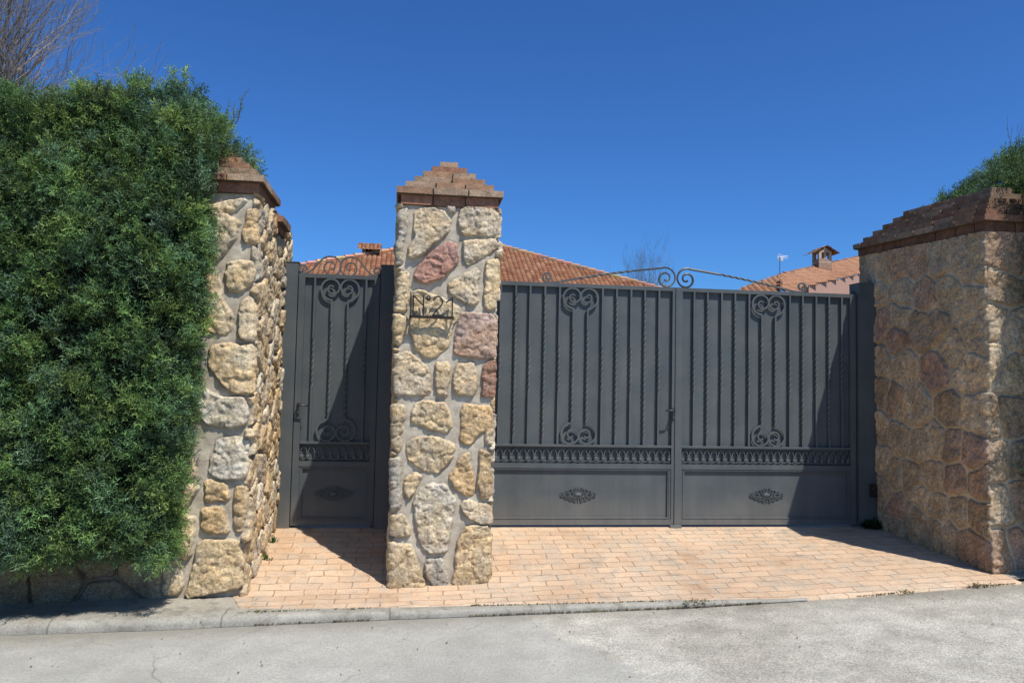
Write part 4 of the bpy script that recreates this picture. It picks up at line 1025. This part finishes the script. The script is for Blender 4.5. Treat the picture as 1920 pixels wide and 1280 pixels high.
tile_plane('chimney_cap', chm, [(cx-.36, 30.5, cz+.24), (cx+.36, 30.5, cz+.24), (cx+.36, 30.9, cz+.02), (cx-.36, 30.9, cz+.02)], (0, 1, -.5), .18, .3, RPAL, seed=6, clip=False)

# right house
OP = [(.37, .20, .115), (.40, .225, .135), (.34, .175, .10), (.385, .215, .13)]
h2 = thing('house', 'house corner with a lighter orange tiled roof above salmon walls beyond the right gate leaf', 'house', (16, 25, 0))
A0 = at(1516, 537, 24.0); nn = np.array([.20, -.42, 1.0])
pp = [tuple(float(c) for c in on_plane(u, v, A0, nn)) for u, v in [(1463, 515), (1617, 480), (1860, 425), (1860, 458), (1617, 513.5), (1516, 537), (1490, 552), (1463, 545)]]
tile_plane('roof', h2, pp, (.60, -.6, -.3), .25, .40, OP, amp=.06, seed=7)
n2 = np.array([-.18, -.42, 1.0])
pq = [tuple(float(c) for c in on_plane(u, v, np.array(pp[0]), n2)) for u, v in [(1463, 515), (1463, 549), (1380, 552), (1392, 540)]]
tile_plane('roof', h2, pq, (-.15, -1, -.3), .25, .40, OP, amp=.06, seed=8)
vm = MB(); vm.col = (.16, .09, .06)
for i in range(24):
    p = Vector(pp[0]).lerp(Vector(pp[2]), i/24); q = Vector(pp[0]).lerp(Vector(pp[2]), (i+1.1)/24); vm.col = (.22, .12, .08)
    vm.tube([tuple(p), tuple(q+Vector((0, 0, .03)))], [.06, .075], 6)
vm.build('ridge_tiles', TILE, h2, col=True)
wl = MB(); e0, e1 = Vector(pp[5]), Vector(pp[3]); g0 = e0+Vector((.06, .1, .03)); g1 = e1+Vector((.06, .1, .03))
wl.add([(g0.x, g0.y, 0), (g1.x, g1.y, 0), tuple(g1), tuple(g0), (g0.x+1, g0.y+6, 0), (g1.x+1, g1.y+6, 0), (g1.x+1, g1.y+6, g1.z), (g0.x+1, g0.y+6, g0.z)],
       [(0, 1, 2, 3), (4, 5, 6, 7), (0, 3, 7, 4), (1, 2, 6, 5), (3, 2, 6, 7)]); wl.build('wall', WALLP, h2)
cc = at(1541, 500, 25.5); X_, Z_ = float(cc[0]), float(cc[2]); s_ = 33/1500*1.0
def chim(o, X_, Y_, zb, zt, wd, gap0, gap1):
    m = MB()
    def course(z0, z1, c): m.col = c; m.box(X_-wd/2, X_+wd/2, Y_-wd/2, Y_+wd/2, z0, z1)
    z = zb; i = 0
    while z < gap0-.001:
        course(z, min(z+.085, gap0)-.008, random.choice([(.50, .33, .24), (.44, .27, .19), (.60, .48, .38)])); m.col = (.5, .46, .4); m.box(X_-wd/2+.01, X_+wd/2-.01, Y_-wd/2+.01, Y_+wd/2-.01, z-.01, min(z+.085, gap0)); z += .085
    for sx in (-1, 1):
        for sy in (-1, 1): m.col = (.58, .47, .37); m.box(X_+sx*(wd/2-.07)-.07, X_+sx*(wd/2-.07)+.07, Y_+sy*(wd/2-.07)-.07, Y_+sy*(wd/2-.07)+.07, gap0, gap1)
    for sx in (0,): m.box(X_-.04, X_+.04, Y_-wd/2+.01, Y_+wd/2-.01, gap0, gap1)
    m.col = (.58, .44, .33); m.box(X_-wd/2, X_+wd/2, Y_-wd/2, Y_+wd/2, gap1, gap1+.05)
    m.add([(X_-wd/2, Y_-wd/2, gap1+.051), (X_+wd/2, Y_-wd/2, gap1+.051), (X_, Y_-wd/2, zt-.04), (X_-wd/2, Y_+wd/2, gap1+.051), (X_+wd/2, Y_+wd/2, gap1+.051), (X_, Y_+wd/2, zt-.04)], [(0, 1, 2), (3, 5, 4), (0, 3, 4, 1)])
    cm = m.build('chimney', BRICK, o, col=True)
    for sgn in (-1, 1):
        tile_plane('chimney_cap', cm, [(X_, Y_-wd/2-.08, zt), (X_, Y_+wd/2+.08, zt), (X_+sgn*(wd/2+.02), Y_+wd/2+.08, gap1+.09), (X_+sgn*(wd/2+.02), Y_-wd/2-.08, gap1+.09)], (sgn, 0, -.5), .16, .25, OP, amp=.03, seed=9, clip=False)
px = lambda v: float(at(1541, v, 25.5)[2])
X_ = float(at(1541, 500, 30.)[0]); px = lambda v: float(at(1541, v, 30.)[2])
chim(h2, X_, 30., px(530), px(464), .66, px(487), px(475))
an = thing('aerial', 'thin white television aerial standing on the orange tiled roof', 'aerial', tuple(float(c) for c in at(1462, 518, 25.0)))
m = MB(); b0 = at(1462, 520, 25.); b1 = at(1462, 482, 25.); m.tube([tuple(b0), tuple(b1)], .014, 5); m.build('mast', STEEL, an)
WHT = simple('white_plastic', (.75, .75, .75), .5, .05, 5)
m = MB(); zt = float(b1[2]); xx = float(b1[0]); m.tube([(xx-.1, 25, zt-.02), (xx+.35, 25, zt+.06)], .012, 4)
for k in range(6): m.tube([(xx+.06+.05*k, 24.8, zt-.12+.008*k), (xx+.06+.05*k, 25.2, zt+.16-.008*k)], .007, 3)
for k in (-1, 1): m.tube([(xx-.1, 25, zt-.02), (xx-.02, 25, zt+k*.17)], .012, 4)
m.box(xx+.02, xx+.14, 24.97, 25.03, zt-.16, zt-.02); m.build('array', WHT, an)

# ------------------------------------------------------------------ weeds and grit
WEED = leaf_mat('weed_leaf', .6, .2)
def tuft(name, label, p, r, n, h, colr, group=None, flat=False):
    V, F, Cc = [], [], []
    for i in range(n):
        a = random.uniform(0, 6.283); el = random.uniform(.1, .9) if flat else random.uniform(.5, 1.4); L = h*random.uniform(.5, 1.1)
        b = Vector((p[0]+random.gauss(0, r), p[1]+random.gauss(0, r*.4), 0)); b.z = p[2]-.004
        d = Vector((math.cos(a)*math.cos(el), math.sin(a)*math.cos(el), math.sin(el))); s = Vector((-math.sin(a), math.cos(a), 0))*L*.16
        m_ = b+d*L*.55+Vector((0, 0, .004)); e = b+d*L-Vector((0, 0, L*.15)); k = len(V)
        V += [tuple(b), tuple(m_+s), tuple(e), tuple(m_-s)]; F.append((k, k+1, k+2, k+3)); c = tuple(x*random.uniform(.7, 1.25) for x in colr); Cc += [c]*4
    o = mesh_np(name, np.array(V), np.array(F), WEED, None, col=np.array(Cc)); 
    return tag(o, label, 'weed', group)
gz = lambda x, y: float(ground_z(np.array(x), np.array(y)))
tuft('weed', 'small green weed at the foot of the left wall by the narrow door', (-3.325, -.62, gz(-3.33, -.62)), .022, 26, .055, (.10, .17, .04))
tuft('weed', 'bright green weed low on the left wall nearer the gate', (-3.325, -.30, gz(-3.33, -.3)), .016, 18, .07, (.11, .19, .05))
tuft('weed', 'dark leafy weed growing at the foot of the right gate post', (1.80, -.08, 0.0), .035, 80, .12, (.05, .075, .03))
for i, (x, y, r, n, lab) in enumerate([(-3.19, -1.575, .035, 46, 'olive moss tuft at the rounded left corner of the driveway'), (-2.62, -1.60, .02, 18, 'tiny olive tuft on the driveway edge left of the pillar'),
        (-1.86, -1.60, .02, 22, 'small dry tuft in front of the pillar right corner'), (-.42, -1.715, .06, 70, 'dry grey tuft where the kerb strip ends'), (1.05, -1.69, .035, 44, 'yellowish moss tuft on the road edge before the right gate leaf'),
        (1.62, -1.64, .04, 60, 'dry brown weed at the driveway edge near the right wall')]):
    tuft('weed', lab, (x, y, gz(x, y)+.004), r, n, .030, (.21, .19, .07) if i in (0, 1, 4) else (.24, .20, .12), flat=True)
# moss line in the joint between kerb and road
V, F, Cc = [], [], []
for i in range(2600):
    x = random.uniform(-3.2, 1.9); d = fbm(np.array([x*2.3+4]), np.array([1.7]), 0, 3)[0]
    if d < .47 + (.06 if x < -2.2 else 0): continue
    y = float(kerb_y(x))+random.gauss(-.004, .006)+(0.0 if x < .0 else .02); z = float(road_z(x))+.002
    if random.random() < .35 and x < -.6: y = float(dw_front(np.array([x]))[0])+random.gauss(0, .004); z = gz(x, y)+.008
    s = random.uniform(.003, .008); a = random.uniform(0, 6.28); k = len(V)
    V += [(x, y, z), (x+s*math.cos(a), y+s*math.sin(a)*.7, z+s*.5), (x+s*.4, y+s*.5, z+s*1.2), (x-s*math.sin(a), y+s*math.cos(a)*.6, z+s*.4)]; F.append((k, k+1, k+2, k+3))
    Cc += [random.choice([(.16, .13, .06), (.20, .18, .06), (.11, .09, .05)])]*4
tag(mesh_np('moss', np.array(V), np.array(F), WEED, None, col=np.array(Cc)), 'thin line of moss and dirt in the kerb joint', 'moss', kind='stuff')
V, F, Cc = [], [], []
for i in range(520):
    x = random.uniform(-5, 3); y = -1.75-abs(random.gauss(0, .6)) if i % 3 else random.uniform(-1.7, -1.2)
    if y > -1.72 and not (x < -3.45): continue
    z = float(road_z(x)) if y < -1.72 else gz(x, y); s = .0015+.006*random.random()**3; k = len(V)
    V += [(x-s, y, z), (x, y-s, z), (x+s, y, z), (x, y+s, z), (x, y, z+s*.9)]; F += [(k, k+1, k+4), (k+1, k+2, k+4), (k+2, k+3, k+4), (k+3, k, k+4)]
    c = random.choice([(.3, .28, .24), (.18, .15, .12), (.45, .42, .37)]); Cc += [c]*5
tag(mesh_np('grit', np.array(V), np.array(F), WEED, None, col=np.array(Cc)), 'loose grit scattered on road and pavement', 'grit', kind='stuff')
